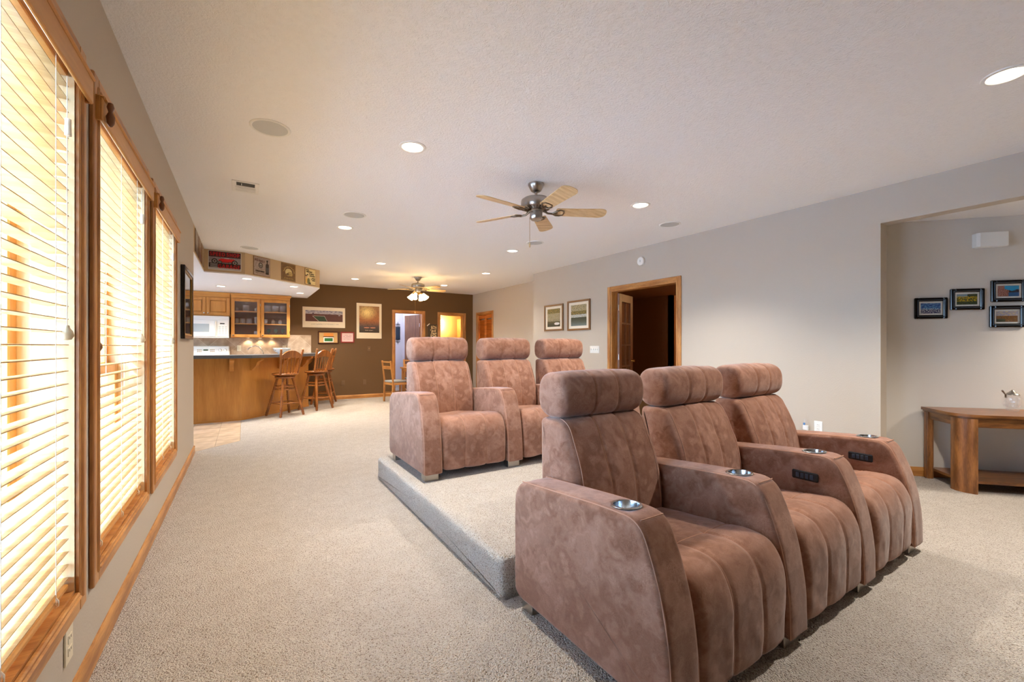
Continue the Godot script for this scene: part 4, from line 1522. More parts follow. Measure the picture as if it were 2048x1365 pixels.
func build_stools() -> void:
	var o := thing("bar_stool", "oak bar stool with turned spindles nearest the kitchen bar corner", "bar stool", P(0.60, 8.55), 0.0, "oak spindle-back bar stools at the kitchen bar")
	# built facing local -z
	var mb := MB.new()
	mb.lathe([Vector2(0, 0.70), Vector2(0.17, 0.70), Vector2(0.205, 0.715), Vector2(0.21, 0.73), Vector2(0.2, 0.742), Vector2(0.15, 0.735), Vector2(0, 0.73)], Transform3D(), 28)
	part(o, "seat", mb, M.stool_wood)
	mb = MB.new()
	mb.lathe([Vector2(0, 0.655), Vector2(0.15, 0.655), Vector2(0.16, 0.668), Vector2(0.16, 0.685), Vector2(0.12, 0.699), Vector2(0, 0.699)], Transform3D(), 24)
	part(o, "swivel_plate", mb, M.stool_wood)
	var feet := []
	for k in 4:
		var a := PI / 4 + PI / 2 * k
		var top := Vector3(cos(a) * 0.12, 0.66, sin(a) * 0.12)
		var bot := Vector3(cos(a) * 0.30, 0.0, sin(a) * 0.30)
		feet.append([top, bot])
		mb = MB.new()
		turned(top, bot, 0.027, 9, mb)
		part(o, "leg", mb, M.stool_wood)
	for k in 4:
		for t in [[0.22, 0.012], [0.66, 0.012], [0.3, 0.010]]:
			var a: Vector3 = feet[k][0].lerp(feet[k][1], t[0])
			var b: Vector3 = feet[(k + 1) % 4][0].lerp(feet[(k + 1) % 4][1], t[0])
			mb = MB.new()
			mb.tube([a, a.lerp(b, 0.5), b], [t[1] * 0.8, t[1] * 1.25, t[1] * 0.8], 8)
			part(o, "stretcher", mb, M.stool_wood)
	var post := []
	for s in [-1, 1]:
		mb = MB.new()
		var a := Vector3(s * 0.155, 0.73, 0.11)
		var b := Vector3(s * 0.2, 1.15, 0.21)
		turned(a, b, 0.024, 5, mb)
		mb.lathe([Vector2(0, 0.022), Vector2(0.016, 0.012), Vector2(0.02, 0), Vector2(0.012, -0.014), Vector2(0, -0.016)], Transform3D(Basis(), b), 10)
		part(o, "back_post", mb, M.stool_wood)
		post.append([a, b])
	mb = MB.new()
	var crest := PackedVector2Array()
	for i in 13:
		var u := -1.0 + i / 6.0
		crest.append(Vector2(u * 0.185, 1.02 + 0.09 * (1.0 - u * u) + 0.03))
	for i in range(12, -1, -1):
		var u := -1.0 + i / 6.0
		crest.append(Vector2(u * 0.185, 1.0 + 0.012 * cos(u * PI)))
	mb.prism(crest, -0.011, 0.011, Transform3D(Basis(Vector3.RIGHT, 0.2), Vector3(0, 0.025, -0.018)))
	part(o, "crest_rail", mb, M.stool_wood)
	for i in 5:
		var u := -1.0 + i * 0.5
		mb = MB.new()
		turned(Vector3(u * 0.11, 0.735, 0.15 - absf(u) * 0.03), Vector3(u * 0.14, 1.02, 0.195 - absf(u) * 0.0), 0.011, 4, mb)
		part(o, "spindle", mb, M.stool_wood)
	o.rotation.y = deg_to_rad(28)
	dup(o, P(1.17, 9.1), deg_to_rad(40), "oak bar stool in the middle, seat half under the bar", "oak spindle-back bar stools at the kitchen bar")
	dup(o, P(1.43, 9.93), deg_to_rad(72), "oak bar stool closest to the brown wall, half hidden by another stool", "oak spindle-back bar stools at the kitchen bar")

func squiggle(im: Image, x0: int, x1: int, y: int, h: int, col: Color, seed_: int) -> void:
	var n := noise(0.35, seed_, 2)
	for x in range(x0, x1):
		if n.get_noise_1d(x * 0.35) < -0.32:
			continue
		var yy := int(y + h * 0.5 * n.get_noise_1d(x * 1.7 + 50.0))
		for k in 2:
			if yy + k >= 0 and yy + k < im.get_height():
				im.set_pixel(x, yy + k, col)

func blot(im: Image, cx: float, cy: float, rx: float, ry: float, col: Color) -> void:
	for y in range(maxi(0, int(cy - ry)), mini(im.get_height(), int(cy + ry) + 1)):
		for x in range(maxi(0, int(cx - rx)), mini(im.get_width(), int(cx + rx) + 1)):
			if pow((x - cx) / rx, 2) + pow((y - cy) / ry, 2) <= 1.0:
				im.set_pixel(x, y, col)

func new_img(w: int, h: int, f: Callable) -> Image:
	var im := Image.create(w, h, false, Image.FORMAT_RGB8)
	for y in h:
		for x in w:
			im.set_pixel(x, y, f.call(x, y))
	return im

func tex(im: Image) -> ImageTexture:
	return ImageTexture.create_from_image(im)

func sign_board(label: String, at: Vector3, n: Vector3, w: float, h: float, edge: Material, t: Texture2D) -> Node3D:
	var o := thing("tin_sign", label, "sign", at, 0.0, "tin signs along the kitchen soffit")
	o.transform = facing(at, n)
	part(o, "plate", one_box(Vector3(0, 0, 0.004), Vector3(w, h, 0.006), 0.002), edge)
	print_card(o, "print", w - 0.012, h - 0.012, Transform3D(Basis(), Vector3(0, 0, 0.0085)), t, 0.35)
	return o

func build_signs() -> void:
	var nz := noise(0.06, 91, 3)
	# garage sign: red roadster on grey
	var im := new_img(192, 128, func(x, y):
		if y < 40: return rgb8(46, 8, 12).lerp(rgb8(70, 10, 16), 0.5 + nz.get_noise_2d(x, y))
		if y < 84: return rgb8(126, 112, 112).lerp(rgb8(158, 148, 150), 0.5 + nz.get_noise_2d(x * 2, y))
		if y > 114: return rgb8(190, 182, 176)
		return rgb8(30, 10, 14))
	blot(im, 108, 62, 52, 13, rgb8(206, 18, 22))
	im.fill_rect(Rect2i(70, 50, 84, 22), rgb8(214, 20, 24))
	im.fill_rect(Rect2i(56, 72, 104, 6), rgb8(150, 10, 14))
	im.fill_rect(Rect2i(92, 42, 28, 8), rgb8(178, 170, 170))
	for c in [[34, 70, 18], [66, 75, 12], [154, 74, 18], [126, 78, 9]]:
		blot(im, c[0], c[1], c[2], c[2], rgb8(18, 14, 16))
		blot(im, c[0], c[1], c[2] * 0.62, c[2] * 0.62, rgb8(186, 178, 170))
		blot(im, c[0], c[1], c[2] * 0.4, c[2] * 0.4, rgb8(70, 54, 50))
	for k in 4:
		im.fill_rect(Rect2i(8, 88 + k * 7, 44, 3), rgb8(176, 172, 170))
	var g := sign_board("tin sign with a red hot rod and GARAGE lettering", P(-0.246, 7.5375, 2.452), Vector3(0.03, 0, 1), 0.40, 0.27, M.white_card, tex(im))
	lettering(g, "SPEED SHOP", 0.075, Transform3D(Basis(), Vector3(0, 0.088, 0.0095)), M.red_print, false, 0.36)
	lettering(g, "GARAGE", 0.075, Transform3D(Basis(), Vector3(0.05, -0.083, 0.0095)), M.red_print, false, 0.27)
	# whiskey sign
	var dir := Vector2(1.165, 1.043).normalized()
	var nrm := Vector3(dir.y, 0, dir.x)
	var on := func(t: float) -> Vector3:
		var p := Vector2(0, 7.545).lerp(Vector2(1.165, 8.588), t) + Vector2(dir.y, -dir.x) * 0.001
		return P(p.x, p.y, 2.445)
	im = new_img(128, 128, func(x, y): return rgb8(176, 158, 146).lerp(rgb8(150, 128, 116), clampf(0.5 + nz.get_noise_2d(x, y * 2), 0, 1)))
	blot(im, 52, 56, 17, 20, rgb8(34, 28, 28))
	blot(im, 52, 56, 12, 15, rgb8(150, 136, 126))
	blot(im, 52, 56, 8, 9, rgb8(46, 38, 38))
	im.fill_rect(Rect2i(92, 48, 26, 66), rgb8(30, 18, 20))
	blot(im, 105, 48, 13, 12, rgb8(36, 18, 20))
	im.fill_rect(Rect2i(101, 18, 8, 28), rgb8(40, 20, 22))
	im.fill_rect(Rect2i(99, 12, 12, 12), rgb8(14, 14, 16))
	im.fill_rect(Rect2i(94, 66, 22, 34), rgb8(66, 64, 66))
	squiggle(im, 30, 76, 84, 3, rgb8(60, 44, 42), 3)
	squiggle(im, 14, 84, 112, 3, rgb8(60, 44, 42), 4)
	var s := sign_board("faded tin whiskey sign with a dark bottle", on.call(0.19), nrm, 0.31, 0.29, M.picture_wood, tex(im))
	lettering(s, "JACK DANIEL'S", 0.042, Transform3D(Basis(Vector3(0, 0, 1), -0.1), Vector3(-0.045, 0.085, 0.0095)), M.maroon_print, true, 0.185)
	lettering(s, "TENNESSEE WHISKEY", 0.032, Transform3D(Basis(), Vector3(-0.04, -0.078, 0.0095)), M.black_print, true, 0.165)
	lettering(s, "7", 0.04, Transform3D(Basis(), Vector3(-0.027, 0.017, 0.0095)), M.white_card, true)
	# brown sign with a helmet
	im = new_img(128, 128, func(x, y): return rgb8(120, 84, 34).lerp(rgb8(98, 64, 22), clampf(0.5 + nz.get_noise_2d(x, y), 0, 1)))
	for k in [3, 124]:
		im.fill_rect(Rect2i(3, k, 122, 1), rgb8(196, 168, 96))
		im.fill_rect(Rect2i(k, 3, 1, 122), rgb8(196, 168, 96))
	blot(im, 62, 64, 32, 28, rgb8(210, 192, 132))
	blot(im, 76, 76, 26, 16, rgb8(150, 116, 52))
	blot(im, 60, 80, 22, 9, rgb8(92, 62, 24))
	for k in 4:
		im.fill_rect(Rect2i(62, 66 + k * 7, 34, 3), rgb8(214, 190, 118))
	for k in 11:
		var a := PI * (0.93 - 0.086 * k)
		im.fill_rect(Rect2i(int(64 + cos(a) * 50), int(66 - sin(a) * 48), 4, 9 if k % 3 else 6), rgb8(220, 196, 118))
		im.fill_rect(Rect2i(int(64 + cos(a) * 50), int(66 - sin(a) * 48) + 4, 7, 2), rgb8(220, 196, 118))
	squiggle(im, 22, 108, 112, 10, rgb8(220, 196, 110), 8)
	sign_board("brown and gold tin sign with an old football helmet", on.call(0.53), nrm, 0.30, 0.285, M.picture_wood, tex(im))
	# cream joke sign
	im = new_img(128, 128, func(x, y): return rgb8(232, 214, 160).lerp(rgb8(220, 198, 138), clampf(0.5 + nz.get_noise_2d(x, y), 0, 1)))
	blot(im, 16, 100, 14, 24, rgb8(224, 178, 84))
	blot(im, 12, 66, 9, 11, rgb8(212, 160, 120))
	blot(im, 10, 58, 9, 6, rgb8(60, 30, 20))
	blot(im, 40, 102, 17, 26, rgb8(104, 104, 56))
	blot(im, 27, 58, 9, 11, rgb8(214, 186, 130))
	blot(im, 27, 50, 9, 6, rgb8(50, 34, 20))
	blot(im, 58, 118, 12, 9, rgb8(60, 52, 26))
	im.fill_rect(Rect2i(70, 82, 10, 5), rgb8(30, 24, 20))
	s = sign_board("cream joke tin sign with six lines of text and two figures", on.call(0.845), nrm, 0.255, 0.285, M.picture_wood, tex(im))
	var rows := [["NEVER", -0.072, 0.112, 0.07], ["UNDERESTIMATE", -0.028, 0.082, 0.14], ["THE POWER OF", 0.025, 0.048, 0.125], ["STUPID PEOPLE", 0.042, 0.014, 0.13], ["IN LARGE", 0.075, -0.026, 0.08], ["GROUPS", 0.078, -0.06, 0.07]]
	for r in rows:
		lettering(s, r[0], 0.03, Transform3D(Basis(), Vector3(r[1], r[2], 0.0095)), M.black_print, false, r[3])
	# three old pictures along the side of the soffit
	for k in 3:
		var pal := [[rgb8(150, 132, 106), rgb8(92, 74, 56)], [rgb8(160, 136, 96), rgb8(86, 34, 26)], [rgb8(166, 148, 112), rgb8(112, 84, 56)]]
		var lo: Color = pal[k][1]
		var hi: Color = pal[k][0]
		im = new_img(64, 64, func(x, y): return hi.lerp(lo, clampf((0.9 if y > 40 and k < 2 else 0.25) + nz.get_noise_2d(x * 2 + 70 * k, y * 2), 0, 1)))
		sign_board(["first", "second", "third"][k] + " faded tin sign on the soffit side, counted from the window wall", P(LW + 0.001, 6.36 + 0.43 * k, 2.445), Vector3(1, 0, 0), 0.37, 0.275, M.picture_wood, tex(im))

# ---------------------------------------------------------------- far wall
func door_casing(called: String, at: Vector3, along: Vector3, out: Vector3, w: float, h: float, deep: float, label: String) -> Node3D:
	var o := Node3D.new()
	o.name = called
	add_child(o)
	o.set_meta("kind", "structure")
	o.set_meta("label", label)
	o.set_meta("category", "doorway")
	var xf := Transform3D(Basis(along, Vector3.UP, out), at)
	casing(o, w, h, 0.062, xf, false)
	for s in [0, 1]:
		var j := MB.new()
		j.box(xf * Vector3(0.066 + 0.008 if s == 0 else w - 0.066 - 0.008, (h - 0.062) / 2, -deep / 2 + 0.001), Vector3(0.018, h - 0.062, deep), 0.0, xf.basis)
		part(o, "jamb", j, M.oak_upright)
	var hj := MB.new()
	hj.box(xf * Vector3(w / 2, h - 0.062 - 0.006, -deep / 2 + 0.001), Vector3(w - 0.17, 0.018, deep), 0.0, xf.basis)
	part(o, "head_jamb", hj, M.oak_level)
	return o

func build_far_wall() -> void:
	var R := Vector3(1, 0, 0)
	var Z := Vector3(0, 0, 1)
	door_casing("door_1", P(3.04, FW), R, Z, 0.84, 2.1, 0.13, "oak-cased doorway to the lilac room in the brown wall")
	door_casing("door_2", P(4.215, FW), R, Z, 0.795, 2.09, 0.13, "oak-cased doorway to the lit bathroom in the brown wall")
	# room behind the first door
	var mb := MB.new()
	rbox(mb, 2.5, 4.05, 12.7, 12.8, -0.1, CH)
	rbox(mb, 2.4, 2.5, FW + 0.13, 12.8, -0.1, CH)
	rbox(mb, 4.0, 4.05, FW + 0.13, 12.7, -0.1, CH)
	struct("wall_lilac_room", mb, M.paint_lilac, "pale lilac walls seen through the doorway", "wall")
	mb = MB.new()
	rbox(mb, 2.4, 6.6, FW + 0.05, 12.9, CH, CH + 0.1)
	struct("ceiling_back_rooms", mb, M.paint_lilac, "plain ceiling of the rooms behind the brown wall", "ceiling")
	mb = MB.new()
	rbox(mb, 2.4, 6.6, FW + 0.05, 12.9, -0.12, 0.0)
	struct("floor_back_rooms", mb, M.carpet, "carpet of the rooms behind the brown wall", "carpet")
	var o := thing("ceiling_globe", "round ceiling lamp inside the lilac room", "ceiling light", P(3.2, 11.7, CH))
	mb = MB.new()
	mb.lathe([Vector2(0, -0.1), Vector2(0.08, -0.085), Vector2(0.13, -0.03), Vector2(0.13, 0.0), Vector2(0, 0.0)], Transform3D(), 20)
	part(o, "lamp_bowl", mb, M.lamp_cool)
	var l := OmniLight3D.new()
	l.name = "light"
	l.light_color = Color(0.92, 0.94, 1.0)
	l.light_energy = 0.6
	l.omni_range = 20.0
	l.omni_attenuation = 2.0
	l.light_size = 0.06
	l.shadow_enabled = true
	o.add_child(l, true)
	l.position = Vector3(0, -0.05, 0)
	# door leaf, swung into the room
	var leaf := Node3D.new()
	leaf.name = "door_3"
	add_child(leaf)
	leaf.set_meta("kind", "structure")
	leaf.set_meta("label", "flush brown wooden door standing open into the lilac room")
	leaf.set_meta("category", "door")
	leaf.position = P(3.785, FW + 0.13)
	leaf.rotation.y = deg_to_rad(-75)
	part(leaf, "leaf", one_box(Vector3(-0.345, 1.015, -0.02), Vector3(0.69, 2.01, 0.036), 0.003), M.door_wood)
	for y in [0.3, 1.75]:
		part(leaf, "hinge", one_box(Vector3(0.0, y, 0.0), Vector3(0.02, 0.09, 0.012), 0.003), M.chrome)
	# mirror in an iron frame on the lilac wall
	o = thing("wall_mirror", "narrow black iron wall mirror in the lilac room", "mirror", P(3.86, 12.699, 1.60))
	part(o, "glass", one_box(Vector3(0, 0, 0.012), Vector3(0.11, 0.36, 0.008)), M.mirror)
	part(o, "frame", frame_bars(0.13, 0.4, 0.012, 0.02, Transform3D()), M.iron_black)
	for s in [-1, 1]:
		mb = MB.new()
		for q in [-1, 1]:
			var path := []
			for i in 11:
				var a := i * 0.55
				path.append(Vector3(q * (0.034 - 0.03 * cos(a) * (1.0 - i * 0.06)), s * (0.245 + 0.035 * sin(a) * (1.0 - i * 0.06)), 0.01))
			mb.tube(path, [0.006], 6)
		mb.bar(Vector3(0, s * 0.2, 0.01), Vector3(0, s * 0.33, 0.01), 0.01, 0.01)
		part(o, "iron_scroll", mb, M.iron_black)
	# bathroom
	mb = MB.new()
	rbox(mb, 4.05, 6.6, 12.5, 12.8, -0.1, CH)
	rbox(mb, 4.05, 4.1, FW + 0.13, 12.5, -0.1, CH)
	rbox(mb, 6.5, 6.6, FW + 0.13, 12.5, -0.1, CH)
	rbox(mb, 5.36, 6.5, FW + 0.02, FW + 0.13, -0.1, CH)
	struct("wall_bathroom", mb, M.paint_cream, "cream walls of the lit bathroom", "wall")
	o = thing("wall_lamp", "lit glass wall lamp inside the bathroom", "lamp", P(5.08, 12.36, 1.93))
	mb = MB.new()
	mb.tube([Vector3(0, 0.11, -0.13), Vector3(0, 0.14, -0.05), Vector3(0, 0.10, 0)], [0.01], 8)
	part(o, "arm", mb, M.brass)
	mb = MB.new()
	mb.lathe([Vector2(0, 0.1), Vector2(0.03, 0.095), Vector2(0.06, 0.02), Vector2(0.085, -0.06), Vector2(0.08, -0.06), Vector2(0.05, 0.02), Vector2(0, 0.08)], Transform3D(), 18)
	part(o, "lamp_shade", mb, M.bath_lamp_glow)
	l = OmniLight3D.new()
	l.name = "light"
	l.light_color = Color(1.0, 0.82, 0.5)
	l.light_energy = 0.35
	l.omni_range = 20.0
	l.omni_attenuation = 2.0
	l.light_size = 0.04
	l.shadow_enabled = true
	o.add_child(l, true)
	l.position = Vector3(0, -0.02, 0)
	o = thing("linen_cabinet", "tall oak cabinet at the right inside the bathroom", "cabinet", P(5.78, 12.0))
	part(o, "body", one_box(Vector3(0, 1.02, 0), Vector3(0.46, 2.04, 0.4), 0.004), M.oak_upright)
	part(o, "door", one_box(Vector3(0, 1.02, 0.21), Vector3(0.42, 1.96, 0.018), 0.004), M.oak_upright)
	# louvered door in the set-back right wall
	door_casing("door_4", P(RW2, 9.33), Vector3(0, 0, -1), Vector3(-1, 0, 0), 0.92, 2.1, 0.1, "oak casing of the louvered door")
	leaf = Node3D.new()
	leaf.name = "door_5"
	add_child(leaf)
	leaf.set_meta("kind", "structure")
	leaf.set_meta("label", "orange-brown louvered wooden door in the set-back wall")
	leaf.set_meta("category", "door")
	leaf.position = P(RW2 + 0.035, 9.79)
	for h in 2:
		var c := 0.19 if h else -0.19
		mb = MB.new()
		for s in [-1, 1]:
			mb.box(Vector3(0, 1.015, c + s * 0.165), Vector3(0.028, 2.01, 0.045), 0.003)
		for y in [0.08, 1.0, 1.97]:
			mb.box(Vector3(0, y, c), Vector3(0.028, 0.1, 0.286), 0.003)
		part(leaf, "leaf_frame", mb, M.louver_wood)
		for k in 44:
			var y := 0.155 + 0.04 * k
			if absf(y - 1.0) < 0.06:
				continue
			part(leaf, "louver", one_box(Vector3(0, y, c), Vector3(0.044, 0.006, 0.284), 0.0, Basis(Vector3(0, 0, 1), deg_to_rad(-52))), M.louver_wood)
	# posters and frames
	var nz := noise(0.05, 95, 4)
	var n2 := noise(0.3, 97, 2)
	var im := new_img(256, 132, func(x, y):
		if x < 16 or x > 240 or y < 22 or y > 92: return rgb8(240, 226, 200)
		if y < 44: return rgb8(112, 110, 134).lerp(rgb8(196, 190, 194), clampf(0.4 + (y - 22) / 40.0 + nz.get_noise_2d(x, y * 2), 0, 1))
		var fx: float = x - 40 - (92 - y) * 0.3
		if y > 58 and y < 90 and x > 60 + (y - 58) * 1.1 and x < 128 + (y - 58) * 0.5: return rgb8(58, 82, 54).lerp(rgb8(44, 64, 46), 0.5 + n2.get_noise_2d(x, y))
		return rgb8(120, 66, 56).lerp(rgb8(70, 44, 46), clampf(0.5 + 1.3 * n2.get_noise_2d(x, y), 0, 1)))
	for k in 34:
		im.fill_rect(Rect2i(56 + int(k * 1.1), 57 + k, 3, 1), rgb8(224, 214, 200))
		im.fill_rect(Rect2i(128 + int(k * 0.5), 57 + k, 2, 1), rgb8(200, 190, 178))
	im.fill_rect(Rect2i(62, 56, 68, 2), rgb8(214, 204, 190))
	im.fill_rect(Rect2i(56, 38, 10, 14), rgb8(96, 74, 80))
	im.fill_rect(Rect2i(214, 40, 12, 14), rgb8(150, 140, 144))
	squiggle(im, 50, 216, 110, 8, rgb8(150, 140, 128), 12)
	o = thing("stadium_poster", "wide unframed poster of a crowded football stadium on the brown wall", "poster", P(1.516, FW - 0.002, 1.857))
	part(o, "sheet", one_box(Vector3(0, 0, 0.001), Vector3(0.885, 0.455, 0.002)), M.cream_card)
	print_card(o, "print", 0.88, 0.45, Transform3D(Basis(), Vector3(0, 0, 0.004)), tex(im))
	im = new_img(128, 176, func(x, y):
		if x < 13 or x > 115 or y < 14 or y > 146: return rgb8(240, 228, 202)
		var t: float = (y - 14) / 132.0
		var sun := clampf(1.2 - Vector2((x - 52) / 46.0, (y - 46) / 36.0).length(), 0.0, 1.0)
		var c := rgb8(160, 118, 74).lerp(rgb8(176, 104, 60), clampf(t * 1.6, 0, 1)).lerp(rgb8(84, 72, 74), clampf((t - 0.55) * 4.0, 0, 1)).lerp(rgb8(58, 46, 40), clampf((t - 0.75) * 5.0, 0, 1))
		c = c.lerp(rgb8(250, 226, 150), sun)
		return c.lerp(c.darkened(0.3), clampf(nz.get_noise_2d(x * 2, y * 2), 0, 1)))
	blot(im, 50, 122, 14, 3, rgb8(214, 140, 110))
	blot(im, 82, 122, 14, 3, rgb8(214, 140, 110))
	squiggle(im, 42, 84, 135, 5, rgb8(220, 200, 180), 14)
	o = thing("sunset_poster", "tall unframed poster of a glowing sunset over a stadium", "poster", P(2.5, FW - 0.002, 1.81))
	part(o, "sheet", one_box(Vector3(0, 0, 0.001), Vector3(0.578, 0.83, 0.002)), M.cream_card)
	print_card(o, "print", 0.574, 0.826, Transform3D(Basis(), Vector3(0, 0, 0.004)), tex(im))
	o = thing("framed_memento", "dark framed shadow box with a small green field card", "picture", P(1.6, FW - 0.002, 1.408))
	part(o, "frame", frame_bars(0.43, 0.272, 0.02, 0.022, Transform3D()), M.mahogany)
	part(o, "backing", one_box(Vector3(0, 0, 0.004), Vector3(0.395, 0.236, 0.006)), mat("tan_mat", rgb8(206, 164, 104), 0.8))
	part(o, "ticket", one_box(Vector3(0.005, 0.062, 0.009), Vector3(0.2, 0.07, 0.003)), mat("orange_ticket", rgb8(222, 140, 58), 0.6))
	part(o, "card_border", one_box(Vector3(0.005, -0.048, 0.009), Vector3(0.21, 0.11, 0.003)), M.white_card)
	part(o, "field_card", one_box(Vector3(0.005, -0.048, 0.0115), Vector3(0.17, 0.07, 0.002)), mat("field_green", rgb8(30, 108, 48), 0.6))
	part(o, "centre_strip", one_box(Vector3(0.005, 0.02, 0.009), Vector3(0.23, 0.012, 0.004)), M.mahogany)
	o = thing("framed_certificate", "small red-framed certificate on pink paper", "picture", P(2.01, FW - 0.002, 1.417))
	part(o, "frame", frame_bars(0.3, 0.25, 0.026, 0.018, Transform3D()), M.red_frame)
	im = new_img(64, 50, func(x, y): return rgb8(244, 208, 200))
	for k in 4:
		squiggle(im, 8, 56, 12 + k * 8, 2, rgb8(170, 120, 116), 20 + k)
	print_card(o, "certificate", 0.25, 0.2, Transform3D(Basis(), Vector3(0, 0, 0.006)), tex(im))
	o = thing("wall_switch", "brown light switch plate on the brown wall", "switch", P(2.495, FW - 0.001, 1.155))
	part(o, "plate", one_box(Vector3(0, 0, 0.003), Vector3(0.07, 0.114, 0.006), 0.002), M.brown_plate)
	part(o, "toggle", one_box(Vector3(0, 0.004, 0.01), Vector3(0.012, 0.03, 0.012), 0.003), M.gold_frame)
	outlet(P(1.913, FW - 0.001, 0.37), Vector3(0, 0, 1), "brown outlet low on the brown wall beside the stools", M.brown_plate)
	outlet(P(2.392, FW - 0.001, 0.37), Vector3(0, 0, 1), "brown blank plate low on the brown wall near the dining chairs", M.brown_plate, "", true)
	im = new_img(96, 118, func(x, y):
		var k := n2.get_noise_2d(x * 0.2, y * 0.2) + 0.5 * nz.get_noise_2d(x * 3, y * 3)
		var inside: bool = x > 22 and x < 78 and y > 10 and y < 108
		return rgb8(206, 180, 134) if (inside and k > -0.05) else rgb8(66, 52, 36))
	o = thing("small_poster", "small brown and cream poster between the two doorways", "poster", P(4.095, FW - 0.002, 1.588))
	part(o, "sheet", one_box(Vector3(0, 0, 0.001), Vector3(0.298, 0.372, 0.002)), M.brown_plate)
	print_card(o, "print", 0.295, 0.368, Transform3D(Basis(), Vector3(0, 0, 0.004)), tex(im))
	part(o, "tape", one_box(Vector3(-0.13, 0.17, 0.005), Vector3(0.09, 0.022, 0.001), 0.0, Basis(Vector3(0, 0, 1), 0.7)), M.cream_card)
	build_dining()

func build_dining() -> void:
	var t := thing("dining_table", "light oak dining table behind the rear recliners", "table", P(3.42, 9.32))
	var mb := MB.new()
	mb.prism(rounded([Vector2(-0.42, -0.42), Vector2(0.42, -0.42), Vector2(0.42, 0.42), Vector2(-0.42, 0.42)], [0.05], 4), 0.71, 0.74, Transform3D(Basis(Vector3(1, 0, 0), Vector3(0, 0, -1), Vector3(0, 1, 0)), Vector3.ZERO))
	part(t, "tabletop", mb, M.oak_level)
	part(t, "apron", frame_bars(0.74, 0.74, 0.02, 0.07, Transform3D(Basis(Vector3(1, 0, 0), Vector3(0, 0, -1), Vector3(0, 1, 0)), Vector3(0, 0.64, 0))), M.oak_level)
	for x in [-1, 1]:
		for z in [-1, 1]:
			part(t, "leg", one_box(Vector3(x * 0.36, 0.355, z * 0.36), Vector3(0.05, 0.71, 0.05), 0.006), M.oak_upright)
	var o := thing("dining_chair", "oak ladder-back dining chair seen from behind by the brown wall", "chair", P(2.84, 9.42), 0.0, "oak ladder-back dining chairs")   # faces local -z
	for s in [-1, 1]:
		mb = MB.new()
		mb.bar(Vector3(s * 0.19, 0.0, 0.2), Vector3(s * 0.19, 0.46, 0.19), 0.036, 0.036, Vector3.FORWARD, 0.005)
		mb.bar(Vector3(s * 0.19, 0.45, 0.19), Vector3(s * 0.19, 0.90, 0.25), 0.036, 0.03, Vector3.FORWARD, 0.005)
		part(o, "back_post", mb, M.oak_upright)
		mb = MB.new()
		mb.bar(Vector3(s * 0.19, 0.0, -0.19), Vector3(s * 0.19, 0.43, -0.19), 0.036, 0.036, Vector3.FORWARD, 0.005)
		part(o, "front_leg", mb, M.oak_upright)
		part(o, "side_rail", one_box(Vector3(s * 0.19, 0.4, 0), Vector3(0.022, 0.05, 0.35), 0.003), M.oak_level)
		part(o, "stretcher", one_box(Vector3(s * 0.19, 0.2, 0), Vector3(0.018, 0.025, 0.35), 0.003), M.oak_level)
	for z in [-0.19, 0.19]:
		part(o, "cross_rail", one_box(Vector3(0, 0.4, z), Vector3(0.345, 0.05, 0.022), 0.003), M.oak_level)
	for q in [[0.87, 0.245, 0.03], [0.75, 0.229, 0.07]]:
		part(o, "ladder_rail", one_box(Vector3(0, q[0], q[1]), Vector3(0.345, q[2], 0.02), 0.004), M.oak_level)
	mb = MB.new()
	mb.cushion(dense(rounded([Vector2(-0.2, 0.428), Vector2(-0.2, 0.47), Vector2(0.165, 0.47), Vector2(0.165, 0.428)], [0.01, 0.025, 0.025, 0.01], 4), 0.04), -0.19, 0.19, 0.02, 6)
	part(o, "seat_cushion", mb, M.seat_cloth)
	o.rotation.y = deg_to_rad(-78)
	dup(o, P(3.42, 9.93), deg_to_rad(176), "oak ladder-back dining chair facing the room behind the table", "oak ladder-back dining chairs")

